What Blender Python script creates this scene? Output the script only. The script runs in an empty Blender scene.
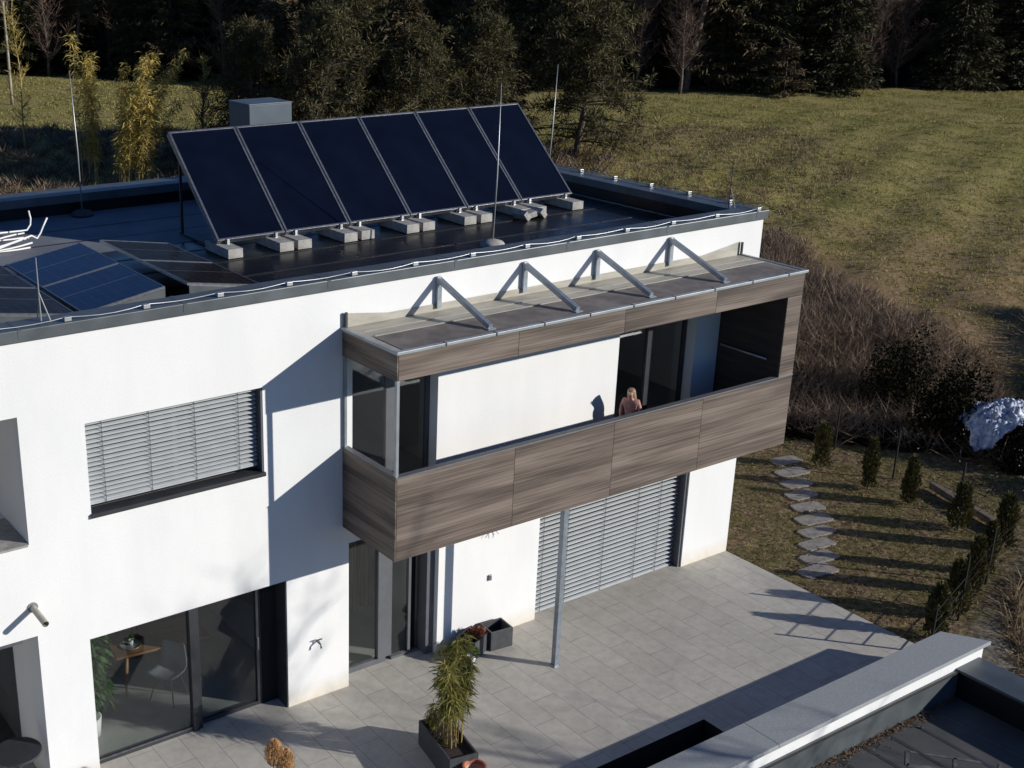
import bpy, bmesh, math, random
import numpy as np
from mathutils import Vector, Matrix
PI = math.pi
random.seed(7); RNG = np.random.default_rng(7)
scene = bpy.context.scene
COL = scene.collection

# ------------------------------------------------------------------ helpers
class MB:
    """collects vertices and faces; build() links them as one mesh object"""
    def __init__(s): s.v = []; s.f = []
    def box(s, x0, x1, y0, y1, z0, z1):
        b = len(s.v)
        s.v += [(x0,y0,z0),(x1,y0,z0),(x1,y1,z0),(x0,y1,z0),(x0,y0,z1),(x1,y0,z1),(x1,y1,z1),(x0,y1,z1)]
        s.f += [(b,b+3,b+2,b+1),(b+4,b+5,b+6,b+7),(b,b+1,b+5,b+4),(b+1,b+2,b+6,b+5),(b+2,b+3,b+7,b+6),(b+3,b,b+4,b+7)]
        return s
    def quad(s, *p):
        b = len(s.v); s.v += [tuple(q) for q in p]; s.f.append(tuple(range(b, b+len(p)))); return s
    def tube(s, pts, r, n=8, caps=True):
        pts = [Vector(p) for p in pts]
        rs = r if isinstance(r, (list, tuple)) else [r]*len(pts)
        b = len(s.v); prev = None
        for i, p in enumerate(pts):
            d = (pts[min(i+1, len(pts)-1)] - pts[max(i-1, 0)]).normalized()
            a = prev if prev is not None else (Vector((0,0,1)) if abs(d.z) < .9 else Vector((1,0,0)))
            u = d.cross(a)
            if u.length < 1e-6: u = d.cross(Vector((0,1,0)))
            u.normalize(); w = u.cross(d).normalized(); prev = w
            for k in range(n):
                t = 2*PI*k/n
                s.v.append(tuple(p + (u*math.cos(t) + w*math.sin(t))*rs[i]))
        for i in range(len(pts)-1):
            for k in range(n):
                k2 = (k+1) % n
                s.f.append((b+i*n+k, b+i*n+k2, b+(i+1)*n+k2, b+(i+1)*n+k))
        if caps:
            s.f.append(tuple(b+k for k in range(n))[::-1])
            s.f.append(tuple(b+(len(pts)-1)*n+k for k in range(n)))
        return s
    def bar(s, p, q, w, t, up=(0,0,1)):
        """rectangular bar from p to q, width w (sideways), thickness t"""
        p = Vector(p); q = Vector(q); d = (q-p).normalized(); u = d.cross(Vector(up)).normalized(); n = u.cross(d)
        b = len(s.v)
        for c in (p, q):
            for a, e in ((-1,-1),(1,-1),(1,1),(-1,1)): s.v.append(tuple(c + u*a*w/2 + n*e*t/2))
        s.f += [(b,b+1,b+2,b+3)[::-1],(b+4,b+5,b+6,b+7)] + [(b+k,b+(k+1)%4,b+4+(k+1)%4,b+4+k) for k in range(4)]
        return s
    def lathe(s, c, prof, n=24):
        b = len(s.v)
        for r, z in prof:
            for k in range(n):
                t = 2*PI*k/n; s.v.append((c[0]+r*math.cos(t), c[1]+r*math.sin(t), c[2]+z))
        for i in range(len(prof)-1):
            for k in range(n):
                k2 = (k+1) % n; s.f.append((b+i*n+k, b+i*n+k2, b+(i+1)*n+k2, b+(i+1)*n+k))
        return s
    def build(s, name, m, parent=None, bev=0, smooth=False, loc=None, fix=True):
        me = bpy.data.meshes.new(name); me.from_pydata(s.v, [], s.f)
        if fix:
            bm = bmesh.new(); bm.from_mesh(me); bmesh.ops.recalc_face_normals(bm, faces=bm.faces); bm.to_mesh(me); bm.free()
        me.materials.append(m)
        if smooth: me.shade_smooth()
        o = bpy.data.objects.new(name, me); COL.objects.link(o)
        if parent: o.parent = parent
        if loc: o.location = loc
        if bev:
            md = o.modifiers.new('bevel', 'BEVEL'); md.width = bev; md.segments = 2; md.limit_method = 'ANGLE'
        return o

def tag(o, label=None, cat=None, group=None, kind=None):
    if label: o['label'] = label
    if cat: o['category'] = cat
    if group: o['group'] = group
    if kind: o['kind'] = kind
    return o
def empty(name, loc=(0,0,0), rz=0):
    o = bpy.data.objects.new(name, None); COL.objects.link(o); o.location = loc; o.rotation_euler = (0,0,rz); o.empty_display_size = .2
    return o
def kids(o): return [c for c in bpy.data.objects if c.parent == o]
def dup(o, parent=None):
    c = o.copy(); COL.objects.link(c)
    if parent: c.parent = parent
    for ch in kids(o): dup(ch, c)
    return c
def np_mesh(name, V, F, m, parent=None, uv=None, smooth=False):
    """V (n,3) array, F (m,k) array of equal-sized faces"""
    me = bpy.data.meshes.new(name); n, k = F.shape
    me.vertices.add(len(V)); me.vertices.foreach_set('co', V.astype(np.float32).ravel())
    me.loops.add(n*k); me.loops.foreach_set('vertex_index', F.astype(np.int32).ravel())
    me.polygons.add(n); me.polygons.foreach_set('loop_start', np.arange(0, n*k, k, dtype=np.int32))
    me.update(calc_edges=True); me.materials.append(m)
    if smooth: me.shade_smooth()
    o = bpy.data.objects.new(name, me); COL.objects.link(o)
    if parent: o.parent = parent
    return o

# ------------------------------------------------------------------ materials
def new_mat(name):
    m = bpy.data.materials.new(name); m.use_nodes = True; nt = m.node_tree
    return m, nt, nt.nodes['Principled BSDF']
def lk(nt, a, b): nt.links.new(a, b)
def noise(nt, scale, detail=4, rough=.55, co=None, vec='Object', stretch=None):
    n = nt.nodes.new('ShaderNodeTexNoise'); n.inputs['Scale'].default_value = scale; n.inputs['Detail'].default_value = detail
    n.inputs['Roughness'].default_value = rough
    tc = nt.nodes.new('ShaderNodeTexCoord'); src = tc.outputs[vec]
    if stretch:
        mp = nt.nodes.new('ShaderNodeMapping'); mp.inputs['Scale'].default_value = stretch; lk(nt, src, mp.inputs[0]); src = mp.outputs[0]
    lk(nt, src, n.inputs['Vector']); return n
def ramp(nt, src, stops):
    r = nt.nodes.new('ShaderNodeValToRGB'); e = r.color_ramp.elements
    while len(e) < len(stops): e.new(.5)
    for i, (p, c) in enumerate(stops): e[i].position = p; e[i].color = (*c, 1) if len(c) == 3 else c
    lk(nt, src, r.inputs[0]); return r
def mixc(nt, fac, a, b, mode='MIX'):
    n = nt.nodes.new('ShaderNodeMix'); n.data_type = 'RGBA'; n.blend_type = mode
    for s, v in ((n.inputs[0], fac), (n.inputs[6], a), (n.inputs[7], b)):
        if hasattr(v, 'is_output'): lk(nt, v, s)
        elif isinstance(v, (int, float)): s.default_value = v
        else: s.default_value = (*v, 1)
    return n.outputs[2]
def mth(nt, op, a, b=None, clamp=False):
    n = nt.nodes.new('ShaderNodeMath'); n.operation = op; n.use_clamp = clamp
    for s, v in ((n.inputs[0], a), (n.inputs[1], b)):
        if v is None: continue
        if hasattr(v, 'is_output'): lk(nt, v, s)
        else: s.default_value = v
    return n.outputs[0]
def bump(nt, bs, h, strength=.3, dist=.01):
    b = nt.nodes.new('ShaderNodeBump'); b.inputs['Strength'].default_value = strength; b.inputs['Distance'].default_value = dist
    lk(nt, h, b.inputs['Height']); lk(nt, b.outputs[0], bs.inputs['Normal']); return b
def mat(name, c1, c2=None, scale=6, rough=.6, metal=0, bmp=.15, bscale=60, spec=.5, dist=.005, stretch=None, detail=4):
    m, nt, bs = new_mat(name); c2 = c2 or tuple(x*.8 for x in c1)
    n = noise(nt, scale, detail, stretch=stretch); r = ramp(nt, n.outputs['Fac'], [(.35, c2), (.65, c1)]); lk(nt, r.outputs[0], bs.inputs['Base Color'])
    bs.inputs['Roughness'].default_value = rough; bs.inputs['Metallic'].default_value = metal; bs.inputs['Specular IOR Level'].default_value = spec
    if bmp:
        n2 = noise(nt, bscale, 3); bump(nt, bs, n2.outputs['Fac'], bmp, dist)
    return m

M = {}
def stucco():
    m, nt, bs = new_mat('stucco')
    n = noise(nt, 1.3, 6, .6, stretch=(1,1,.35)); r = ramp(nt, n.outputs['Fac'], [(.3, (.76,.765,.76)), (.7, (.83,.83,.82))])
    tc = nt.nodes.new('ShaderNodeTexCoord'); sp = nt.nodes.new('ShaderNodeSeparateXYZ'); lk(nt, tc.outputs['Object'], sp.inputs[0])
    n3 = noise(nt, 5, 5)
    # splash dirt along the foot of the wall
    f = mth(nt, 'MULTIPLY', mth(nt, 'SUBTRACT', 1, mth(nt, 'MULTIPLY', mth(nt, 'ABSOLUTE', sp.outputs[2]), 3.2), True), mth(nt, 'MULTIPLY', n3.outputs['Fac'], 1.1), True)
    lk(nt, mixc(nt, f, r.outputs[0], (.62,.52,.34)), bs.inputs['Base Color'])
    fine = noise(nt, 38, 5, .7); lk(nt, mixc(nt, 1, mixc(nt, f, r.outputs[0], (.62,.52,.34)), ramp(nt, fine.outputs['Fac'], [(.3, (.94,.94,.94)), (.7, (1.03,1.03,1.03))]).outputs[0], 'MULTIPLY'), bs.inputs['Base Color'])
    bs.inputs['Roughness'].default_value = .92; bs.inputs['Specular IOR Level'].default_value = .2
    n2 = noise(nt, 160, 3); bump(nt, bs, n2.outputs['Fac'], .35, .004); return m
M['stucco'] = stucco()
def wood():
    m, nt, bs = new_mat('wood_board')
    oi = nt.nodes.new('ShaderNodeObjectInfo'); tc = nt.nodes.new('ShaderNodeTexCoord')
    ad = nt.nodes.new('ShaderNodeVectorMath'); ad.operation = 'ADD'; lk(nt, tc.outputs['Object'], ad.inputs[0])
    sc = nt.nodes.new('ShaderNodeVectorMath'); sc.operation = 'SCALE'; sc.inputs[0].default_value = (3.3, 1.1, 7.7)
    lk(nt, oi.outputs['Random'], sc.inputs['Scale']); lk(nt, sc.outputs[0], ad.inputs[1])
    def st(s, scale, det, dis=0):
        mp = nt.nodes.new('ShaderNodeMapping'); mp.inputs['Scale'].default_value = s; mp.inputs['Rotation'].default_value = (0, math.radians(1.5), 0); lk(nt, ad.outputs[0], mp.inputs[0])
        n = nt.nodes.new('ShaderNodeTexNoise'); n.inputs['Scale'].default_value = scale; n.inputs['Detail'].default_value = det; n.inputs['Distortion'].default_value = dis
        lk(nt, mp.outputs[0], n.inputs['Vector']); return n.outputs['Fac']
    a = st((.22,.22,2.5), 1.9, 4, .35); b = st((.28,.28,30), 2, 8, .12); c = st((1.5,1.5,6), 3, 4)
    v = mth(nt, 'ADD', mth(nt, 'MULTIPLY', a, .55), mth(nt, 'MULTIPLY', b, .45))
    r = ramp(nt, v, [(.38, (.052,.038,.030)), (.46, (.098,.074,.059)), (.53, (.148,.115,.093)), (.62, (.215,.173,.142))])
    kn = ramp(nt, c, [(.66, (0,0,0)), (.76, (1,1,1))])
    lk(nt, mixc(nt, mth(nt, 'MULTIPLY', kn.outputs[0], .45), r.outputs[0], (.085,.06,.05)), bs.inputs['Base Color'])
    bs.inputs['Roughness'].default_value = .62; bump(nt, bs, b, .15, .003); return m
M['wood'] = wood()
M['joint'] = mat('dark_joint', (.03,.027,.025), rough=.8)
M['zinc'] = mat('zinc_sheet', (.36,.39,.41), (.27,.30,.32), 3, .5, .55, .05, 8)
M['zinc_pale'] = mat('weathered_zinc', (.44,.42,.36), (.33,.31,.265), 4, .62, .25, .1, 20, stretch=(.5,2,2))
M['cap'] = mat('grey_cap_sheet', (.135,.155,.165), (.09,.105,.115), 2, .42, .35, .05, 6)
M['galv'] = mat('galvanised_steel', (.36,.40,.44), (.27,.31,.35), 9, .42, .6, .08, 40)
M['anth'] = mat('anthracite_frame', (.05,.053,.06), (.038,.04,.046), 6, .45, .2, .03)
M['frame'] = mat('grey_window_frame', (.13,.135,.15), (.11,.115,.125), 6, .45, .1, .03)
M['felt'] = mat('gritty_roofing_felt', (.21,.185,.17), (.12,.105,.10), 3.2, .9, 0, .4, 130)
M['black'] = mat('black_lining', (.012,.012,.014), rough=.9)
M['blind'] = mat('aluminium_slats', (.52,.55,.565), (.47,.50,.515), 5, .45, .2, .02)
M['cord'] = mat('blind_cord', (.12,.13,.14), rough=.8, bmp=0)
M['white'] = mat('white_paint', (.78,.78,.77), (.72,.72,.71), 5, .5, 0, .03)
M['conc'] = mat('concrete', (.40,.39,.36), (.27,.26,.245), 9, .9, 0, .4, 70)
M['conc_cop'] = mat('coping_concrete', (.33,.35,.36), (.27,.285,.295), 30, .8, 0, .3, 120, detail=6)
M['alu'] = mat('dull_aluminium', (.30,.31,.33), (.2,.21,.23), 14, .38, .8, .03)
M['wire'] = mat('zinc_wire', (.55,.56,.56), (.45,.46,.46), 8, .4, .6, 0)
M['soil'] = mat('potting_soil', (.05,.035,.025), (.02,.015,.012), 30, .95, 0, .6, 90, dist=.02)
M['planter'] = mat('dark_planter', (.062,.066,.072), (.045,.048,.053), 10, .6, 0, .15, 60)
M['terra'] = mat('terracotta', (.48,.17,.09), (.36,.12,.06), 8, .7, 0, .1)
M['terra_in'] = mat('pale_terracotta_glaze', (.55,.36,.22), (.48,.28,.17), 8, .6, 0, .1)
M['stone'] = mat('garden_stone', (.27,.245,.22), (.17,.155,.14), 6, .9, 0, .4, 40)
M['timber'] = mat('old_timber', (.16,.13,.10), (.09,.07,.055), 5, .85, 0, .3, 40, stretch=(.4,3,3))
M['skin'] = mat('skin', (.55,.33,.25), rough=.55, bmp=0)
M['hair'] = mat('blond_hair', (.42,.26,.19), (.26,.15,.11), 30, .6, 0, .5, 90, stretch=(3,3,.4))
M['pink'] = mat('pink_knit', (.55,.30,.27), (.40,.20,.18), 14, .9, 0, .4, 120)
M['jeans'] = mat('denim', (.05,.07,.12), rough=.9)
M['post'] = mat('dark_fence_steel', (.014,.014,.015), rough=.8, bmp=0, spec=.2)
M['tablewood'] = mat('table_oak', (.36,.19,.09), (.26,.13,.06), 3, .45, 0, .05, 40, stretch=(.4,4,4))
M['shell'] = mat('grey_chair_shell', (.20,.225,.26), (.17,.19,.225), 5, .5, 0, .02)
M['intfloor'] = mat('interior_tile_floor', (.42,.43,.41), (.34,.35,.34), 1.6, .35, 0, .02)
M['intwall'] = mat('interior_plaster', (.45,.45,.46), (.41,.41,.42), 2, .9, 0, .05)
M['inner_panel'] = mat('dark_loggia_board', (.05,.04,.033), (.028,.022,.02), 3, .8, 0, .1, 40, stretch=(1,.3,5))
M['curtain'] = mat('beige_curtain', (.34,.27,.21), (.22,.17,.13), 6, .9, 0, .3, 20, stretch=(8,1,.3))

def membrane(name, c1, c2, r0, r1):
    m, nt, bs = new_mat(name)
    n = noise(nt, 1.6, 6); lk(nt, ramp(nt, n.outputs['Fac'], [(.3, c2), (.7, c1)]).outputs[0], bs.inputs['Base Color'])
    n2 = noise(nt, .9, 5); rr = nt.nodes.new('ShaderNodeMapRange'); lk(nt, n2.outputs['Fac'], rr.inputs[0]); rr.inputs[1].default_value = .3; rr.inputs[2].default_value = .7
    rr.inputs[3].default_value = r0; rr.inputs[4].default_value = r1; lk(nt, rr.outputs[0], bs.inputs['Roughness'])
    n3 = noise(nt, 40, 4); bump(nt, bs, n3.outputs['Fac'], .25, .006); return m
M['memb'] = membrane('black_roof_membrane', (.012,.012,.013), (.006,.006,.007), .16, .5)
M['memb2'] = membrane('grey_roof_membrane', (.20,.21,.235), (.13,.14,.16), .6, .85)
M['memb3'] = membrane('annex_roof_membrane', (.085,.086,.088), (.045,.047,.05), .65, .9)

def glass(name, tint, rough=.02, base=.11, edge=.85):
    m = bpy.data.materials.new(name); m.use_nodes = True; nt = m.node_tree; nt.nodes.clear()
    o = nt.nodes.new('ShaderNodeOutputMaterial'); mx = nt.nodes.new('ShaderNodeMixShader'); t = nt.nodes.new('ShaderNodeBsdfTransparent'); t.inputs[0].default_value = (*tint, 1)
    g = nt.nodes.new('ShaderNodeBsdfGlossy'); g.inputs['Roughness'].default_value = rough; g.inputs[0].default_value = (.9,.93,.97,1)
    fr = nt.nodes.new('ShaderNodeLayerWeight'); fr.inputs[0].default_value = .5
    f = mth(nt, 'ADD', mth(nt, 'MULTIPLY', mth(nt, 'POWER', fr.outputs['Facing'], 4.0), edge), base, True)
    lk(nt, f, mx.inputs[0]); lk(nt, t.outputs[0], mx.inputs[1]); lk(nt, g.outputs[0], mx.inputs[2]); lk(nt, mx.outputs[0], o.inputs[0]); return m
M['glass'] = glass('window_glass', (.88,.90,.89), base=.055, edge=.7)
M['glass_dark'] = glass('tinted_glass', (.35,.37,.38))
M['glass_side'] = glass('clear_side_glass', (.975,.98,.98), base=.012, edge=.12)

def collector():
    m, nt, bs = new_mat('collector_glass')
    n = noise(nt, 1.2, 2); lk(nt, ramp(nt, n.outputs['Fac'], [(.3, (.0015,.003,.010)), (.7, (.003,.006,.017))]).outputs[0], bs.inputs['Base Color'])
    bs.inputs['Roughness'].default_value = .35; bs.inputs['Specular IOR Level'].default_value = .12; return m
M['coll'] = collector()
def pv(name, base, line, sc=(6.0,6.0)):
    m, nt, bs = new_mat(name)
    tc = nt.nodes.new('ShaderNodeTexCoord'); sp = nt.nodes.new('ShaderNodeSeparateXYZ'); lk(nt, tc.outputs['Object'], sp.inputs[0])
    def ln(o, s, w):
        f = mth(nt, 'FRACT', mth(nt, 'MULTIPLY', o, s)); return mth(nt, 'LESS_THAN', f, w)
    a = ln(sp.outputs[0], 6.3, .05); b = ln(sp.outputs[1], 6.1, .05); c = ln(sp.outputs[1], 1.22, .022)
    g = mth(nt, 'MULTIPLY', mth(nt, 'ADD', mth(nt, 'MULTIPLY', mth(nt, 'MAXIMUM', a, b), .22), c), 1, True)
    n = noise(nt, 3, 3); bc = ramp(nt, n.outputs['Fac'], [(.35, tuple(x*.75 for x in base)), (.65, base)])
    lk(nt, mixc(nt, g, bc.outputs[0], line), bs.inputs['Base Color'])
    n4 = noise(nt, 2.2, 5); rr = nt.nodes.new('ShaderNodeMapRange'); lk(nt, n4.outputs['Fac'], rr.inputs[0]); rr.inputs[3].default_value = .12; rr.inputs[4].default_value = .4; lk(nt, rr.outputs[0], bs.inputs['Roughness'])
    bs.inputs['Specular IOR Level'].default_value = .5 if base[2] > .05 else .04; return m
M['pv_sky_tint'] = pv('pv_cells_sky_tint', (.006,.014,.052), (.12,.15,.21))  # sky reflection on the left-sloping faces put into the blue cell colour
M['pv_black'] = pv('pv_cells_black', (.012,.010,.010), (.13,.115,.10))

def paving():
    m, nt, bs = new_mat('patio_paving')
    tc = nt.nodes.new('ShaderNodeTexCoord'); mp = nt.nodes.new('ShaderNodeMapping'); mp.inputs['Rotation'].default_value = (0,0,PI/2); mp.inputs['Location'].default_value = (.13,.21,0); lk(nt, tc.outputs['Object'], mp.inputs[0])
    def brick(c1, c2, mo, ms):
        b = nt.nodes.new('ShaderNodeTexBrick'); b.offset = .5; b.inputs['Scale'].default_value = 1; b.inputs['Brick Width'].default_value = 1.0; b.inputs['Row Height'].default_value = .41
        b.inputs['Mortar Size'].default_value = ms; b.inputs['Mortar Smooth'].default_value = .2; b.inputs['Bias'].default_value = 0
        b.inputs['Color1'].default_value = (*c1,1); b.inputs['Color2'].default_value = (*c2,1); b.inputs['Mortar'].default_value = (*mo,1); lk(nt, mp.outputs[0], b.inputs['Vector']); return b
    b = brick((.475,.455,.41), (.505,.485,.44), (.29,.28,.255), .006)
    n = noise(nt, .8, 6, .65); n2 = noise(nt, 55, 4); n5 = noise(nt, 6, 6, .7)
    c = mixc(nt, 1, b.outputs[0], ramp(nt, n.outputs['Fac'], [(.3, (.84,.83,.82)), (.7, (1.07,1.06,1.05))]).outputs[0], 'MULTIPLY')
    c = mixc(nt, 1, c, ramp(nt, n5.outputs['Fac'], [(.32, (.86,.85,.84)), (.6, (1.03,1.03,1.03))]).outputs[0], 'MULTIPLY')
    c = mixc(nt, 1, c, ramp(nt, n2.outputs['Fac'], [(.35, (.93,.93,.93)), (.65, (1.03,1.03,1.03))]).outputs[0], 'MULTIPLY')
    lk(nt, c, bs.inputs['Base Color']); bs.inputs['Roughness'].default_value = .8
    bb = bump(nt, bs, mth(nt, 'ADD', mth(nt, 'MULTIPLY', b.outputs['Fac'], -1), mth(nt, 'MULTIPLY', n2.outputs['Fac'], .3)), .4, .004); return m
M['paving'] = paving()

def leaf(name, c1, c2, trans=.25, scale=2.5):
    m, nt, bs = new_mat(name)
    gi = nt.nodes.new('ShaderNodeNewGeometry'); r = ramp(nt, gi.outputs['Random Per Island'], [(0, c2), (1, c1)])
    n = noise(nt, scale, 3); c = mixc(nt, 1, r.outputs[0], ramp(nt, n.outputs['Fac'], [(.35, (.72,.72,.72)), (.65, (1.25,1.22,1.15))]).outputs[0], 'MULTIPLY')
    lk(nt, c, bs.inputs['Base Color']); bs.inputs['Roughness'].default_value = .7; bs.inputs['Specular IOR Level'].default_value = .25
    if trans:
        t = nt.nodes.new('ShaderNodeBsdfTranslucent'); lk(nt, c, t.inputs[0]); mx = nt.nodes.new('ShaderNodeMixShader'); mx.inputs[0].default_value = trans
        lk(nt, bs.outputs[0], mx.inputs[1]); lk(nt, t.outputs[0], mx.inputs[2]); lk(nt, mx.outputs[0], nt.nodes['Material Output'].inputs[0])
    return m
M['spruce'] = leaf('spruce_needles', (.085,.078,.036), (.024,.026,.013), .05, .6)
M['spruce2'] = leaf('brownish_conifer_needles', (.13,.10,.05), (.045,.036,.02), .05, .6)
M['pine'] = leaf('pine_needles', (.125,.108,.047), (.038,.038,.018), .15, .8)
M['thuja'] = leaf('thuja_leaves', (.12,.105,.038), (.045,.048,.018), .1, 5)
M['bamboo'] = leaf('bamboo_leaves', (.62,.48,.14), (.30,.25,.08), .3, 1)
M['bamboo2'] = leaf('potted_bamboo_leaves', (.42,.37,.11), (.13,.15,.04), .35, 6)
M['culm'] = mat('bamboo_culm', (.42,.32,.10), (.30,.22,.07), 8, .5, 0, 0)
M['bark'] = mat('dark_bark', (.15,.115,.088), (.065,.05,.04), 6, .95, 0, .5, 30, dist=.03)
M['birch'] = mat('pale_bark', (.42,.36,.26), (.25,.20,.14), 5, .8, 0, .2, 20)
M['twig'] = leaf('dry_twigs', (.30,.225,.165), (.10,.072,.054), .1, 1.2)
M['twig_red'] = leaf('reddish_bare_twigs', (.20,.13,.10), (.09,.06,.05), .1, 1)
M['drygrass'] = leaf('dry_grass_blades', (.34,.26,.16), (.17,.125,.08), .25, 2)
M['grass'] = leaf('short_winter_grass', (.37,.32,.12), (.20,.205,.065), .25, 1.3)
M['ivy'] = leaf('ivy_and_shade_leaves', (.018,.018,.010), (.006,.007,.004), 0, 2); M['ivy'].node_tree.nodes['Principled BSDF'].inputs['Specular IOR Level'].default_value = .03
M['green'] = leaf('house_plant_leaves', (.10,.20,.06), (.04,.09,.03), .3, 4)
M['fluff'] = leaf('pampas_plume', (.80,.58,.34), (.6,.40,.22), .4, 8)
M['litter'] = leaf('fallen_leaves', (.24,.16,.10), (.10,.068,.045), .1, 5)
M['tarp'] = mat('pale_plastic_sheet', (.46,.51,.62), (.20,.24,.34), 5, .45, 0, .5, 6, dist=.08)

# ------------------------------------------------------------------ terrain
def sm(a, b, t):
    t = np.clip((t-a)/(b-a), 0, 1); return t*t*(3-2*t)
def hgt(x, y):
    x = np.asarray(x, float); y = np.asarray(y, float)
    s = (x-4)*.51 + (y-6)*.86
    z = 1.2*sm(0, 4, s) + 2.1*sm(4, 24, s)
    q = (-4.2265+.317*x) - y
    z = z - 1.6*sm(.3, 3.5, q)
    far = sm(14, 40, s)
    z = z + far*(.35*np.sin(x*.11+1.3)*np.cos(y*.09) + .12*np.sin(x*.31+y*.22))
    back = (x-31)*.46 + (y-38)*.89
    z = z + 22*sm(24, 150, back)
    rough = sm(1, 6, s)*(1-.6*far)
    z = z + rough*(.07*np.sin(x*1.7+y*.6)+.05*np.sin(x*.8-y*2.1)+.035*np.sin(x*3.9+y*3.1))
    return z - .05
def terrain_material():
    m, nt, bs = new_mat('ground_cover')
    at = nt.nodes.new('ShaderNodeVertexColor'); at.layer_name = 'zone'; sp = nt.nodes.new('ShaderNodeSeparateColor'); lk(nt, at.outputs[0], sp.inputs[0])
    a = noise(nt, .16, 7, .6); b = noise(nt, .8, 9, .78); c = noise(nt, 9, 8, .75); st = noise(nt, .5, 7, .65, stretch=(.35,1.6,1))
    mixn = mth(nt, 'ADD', mth(nt, 'MULTIPLY', a.outputs['Fac'], .3), mth(nt, 'ADD', mth(nt, 'MULTIPLY', b.outputs['Fac'], .36), mth(nt, 'ADD', mth(nt, 'MULTIPLY', st.outputs['Fac'], .12), mth(nt, 'MULTIPLY', c.outputs['Fac'], .22))))
    field = ramp(nt, mixn, [(.38, (.135,.150,.042)), (.46, (.22,.205,.064)), (.53, (.30,.25,.098)), (.62, (.38,.31,.155))])
    dry = ramp(nt, b.outputs['Fac'], [(.34, (.14,.095,.052)), (.48, (.24,.165,.09)), (.62, (.33,.24,.13))])
    litter = ramp(nt, c.outputs['Fac'], [(.36, (.050,.034,.022)), (.5, (.15,.105,.065)), (.64, (.32,.23,.145))])
    gravel = ramp(nt, c.outputs['Fac'], [(.36, (.06,.055,.05)), (.62, (.15,.14,.125))])
    moss = ramp(nt, b.outputs['Fac'], [(.40, (0,0,0)), (.54, (1,1,1))])
    gard = mixc(nt, mth(nt, 'MULTIPLY', moss.outputs[0], .55), litter.outputs[0], (.10,.105,.03))
    col = mixc(nt, sp.outputs[0], gard, field.outputs[0])
    wob = mth(nt, 'MULTIPLY', sp.outputs[1], mth(nt, 'MULTIPLY', b.outputs['Fac'], 1.9), True)
    col = mixc(nt, wob, col, dry.outputs[0]); col = mixc(nt, sp.outputs[2], col, gravel.outputs[0])
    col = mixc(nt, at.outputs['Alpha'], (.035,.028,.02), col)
    fine = ramp(nt, c.outputs['Fac'], [(.35, (.78,.78,.76)), (.65, (1.2,1.18,1.15))])
    lk(nt, mixc(nt, 1, col, fine.outputs[0], 'MULTIPLY'), bs.inputs['Base Color'])
    bs.inputs['Roughness'].default_value = .95; bs.inputs['Specular IOR Level'].default_value = .1
    bump(nt, bs, mth(nt, 'ADD', c.outputs['Fac'], mth(nt, 'MULTIPLY', b.outputs['Fac'], 1.5)), .5, .07); return m
def axis(lo, hi, f0, f1, fine, coarse):
    a = list(np.arange(f0, f1, fine)); d = fine; x = f1
    while x < hi: a.append(x); d = min(d*1.12, coarse); x += d
    a.append(hi); d = fine; x = f0-fine
    while x > lo: a.insert(0, x); d = min(d*1.12, coarse); x -= d
    a.insert(0, lo); return np.array(a)
XS = axis(-120, 420, -1, 22, .3, 12); YS = axis(-120, 420, -9, 24, .3, 12)
GX, GY = np.meshgrid(XS, YS); GZ = hgt(GX, GY)
nx, ny = len(XS), len(YS)
idx = np.arange(nx*ny).reshape(ny, nx)
Fq = np.stack([idx[:-1,:-1], idx[:-1,1:], idx[1:,1:], idx[1:,:-1]], -1).reshape(-1, 4)
under = (GX > -17.2) & (GX < .05) & (GY > -5.3) & (GY < 8.3)
GZ[(GX > -40) & (GX < -.2) & (GY > -40) & (GY < 8.0)] -= 2.2         # ground under house, terrace and annex stays below their slabs
terr = np_mesh('ground', np.stack([GX.ravel(), GY.ravel(), GZ.ravel()], 1), Fq, terrain_material(), smooth=True)
S_ = (GX-4)*.51 + (GY-6)*.86
zone = np.zeros((nx*ny, 4)); zone[:,3] = 1
zone[:,0] = sm(2.5, 7, S_).ravel()
zone[:,1] = (sm(.5, 3, S_)*(1-sm(7, 17, S_)*.9)).ravel()
back_ = (GX-31)*.46 + (GY-38)*.89
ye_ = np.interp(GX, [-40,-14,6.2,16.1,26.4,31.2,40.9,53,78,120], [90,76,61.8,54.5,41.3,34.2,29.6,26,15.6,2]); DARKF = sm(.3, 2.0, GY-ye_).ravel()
Q_ = (-4.2265+.317*GX) - GY
zone[:,2] = (sm(.15, .6, Q_)*(1-sm(1.4, 2.2, Q_))*sm(.3, 1, GX)*(1-sm(8, 9, GX))).ravel()
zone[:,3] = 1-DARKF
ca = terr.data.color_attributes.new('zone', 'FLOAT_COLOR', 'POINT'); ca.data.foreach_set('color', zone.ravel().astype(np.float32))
tag(terr, kind='structure')

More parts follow.
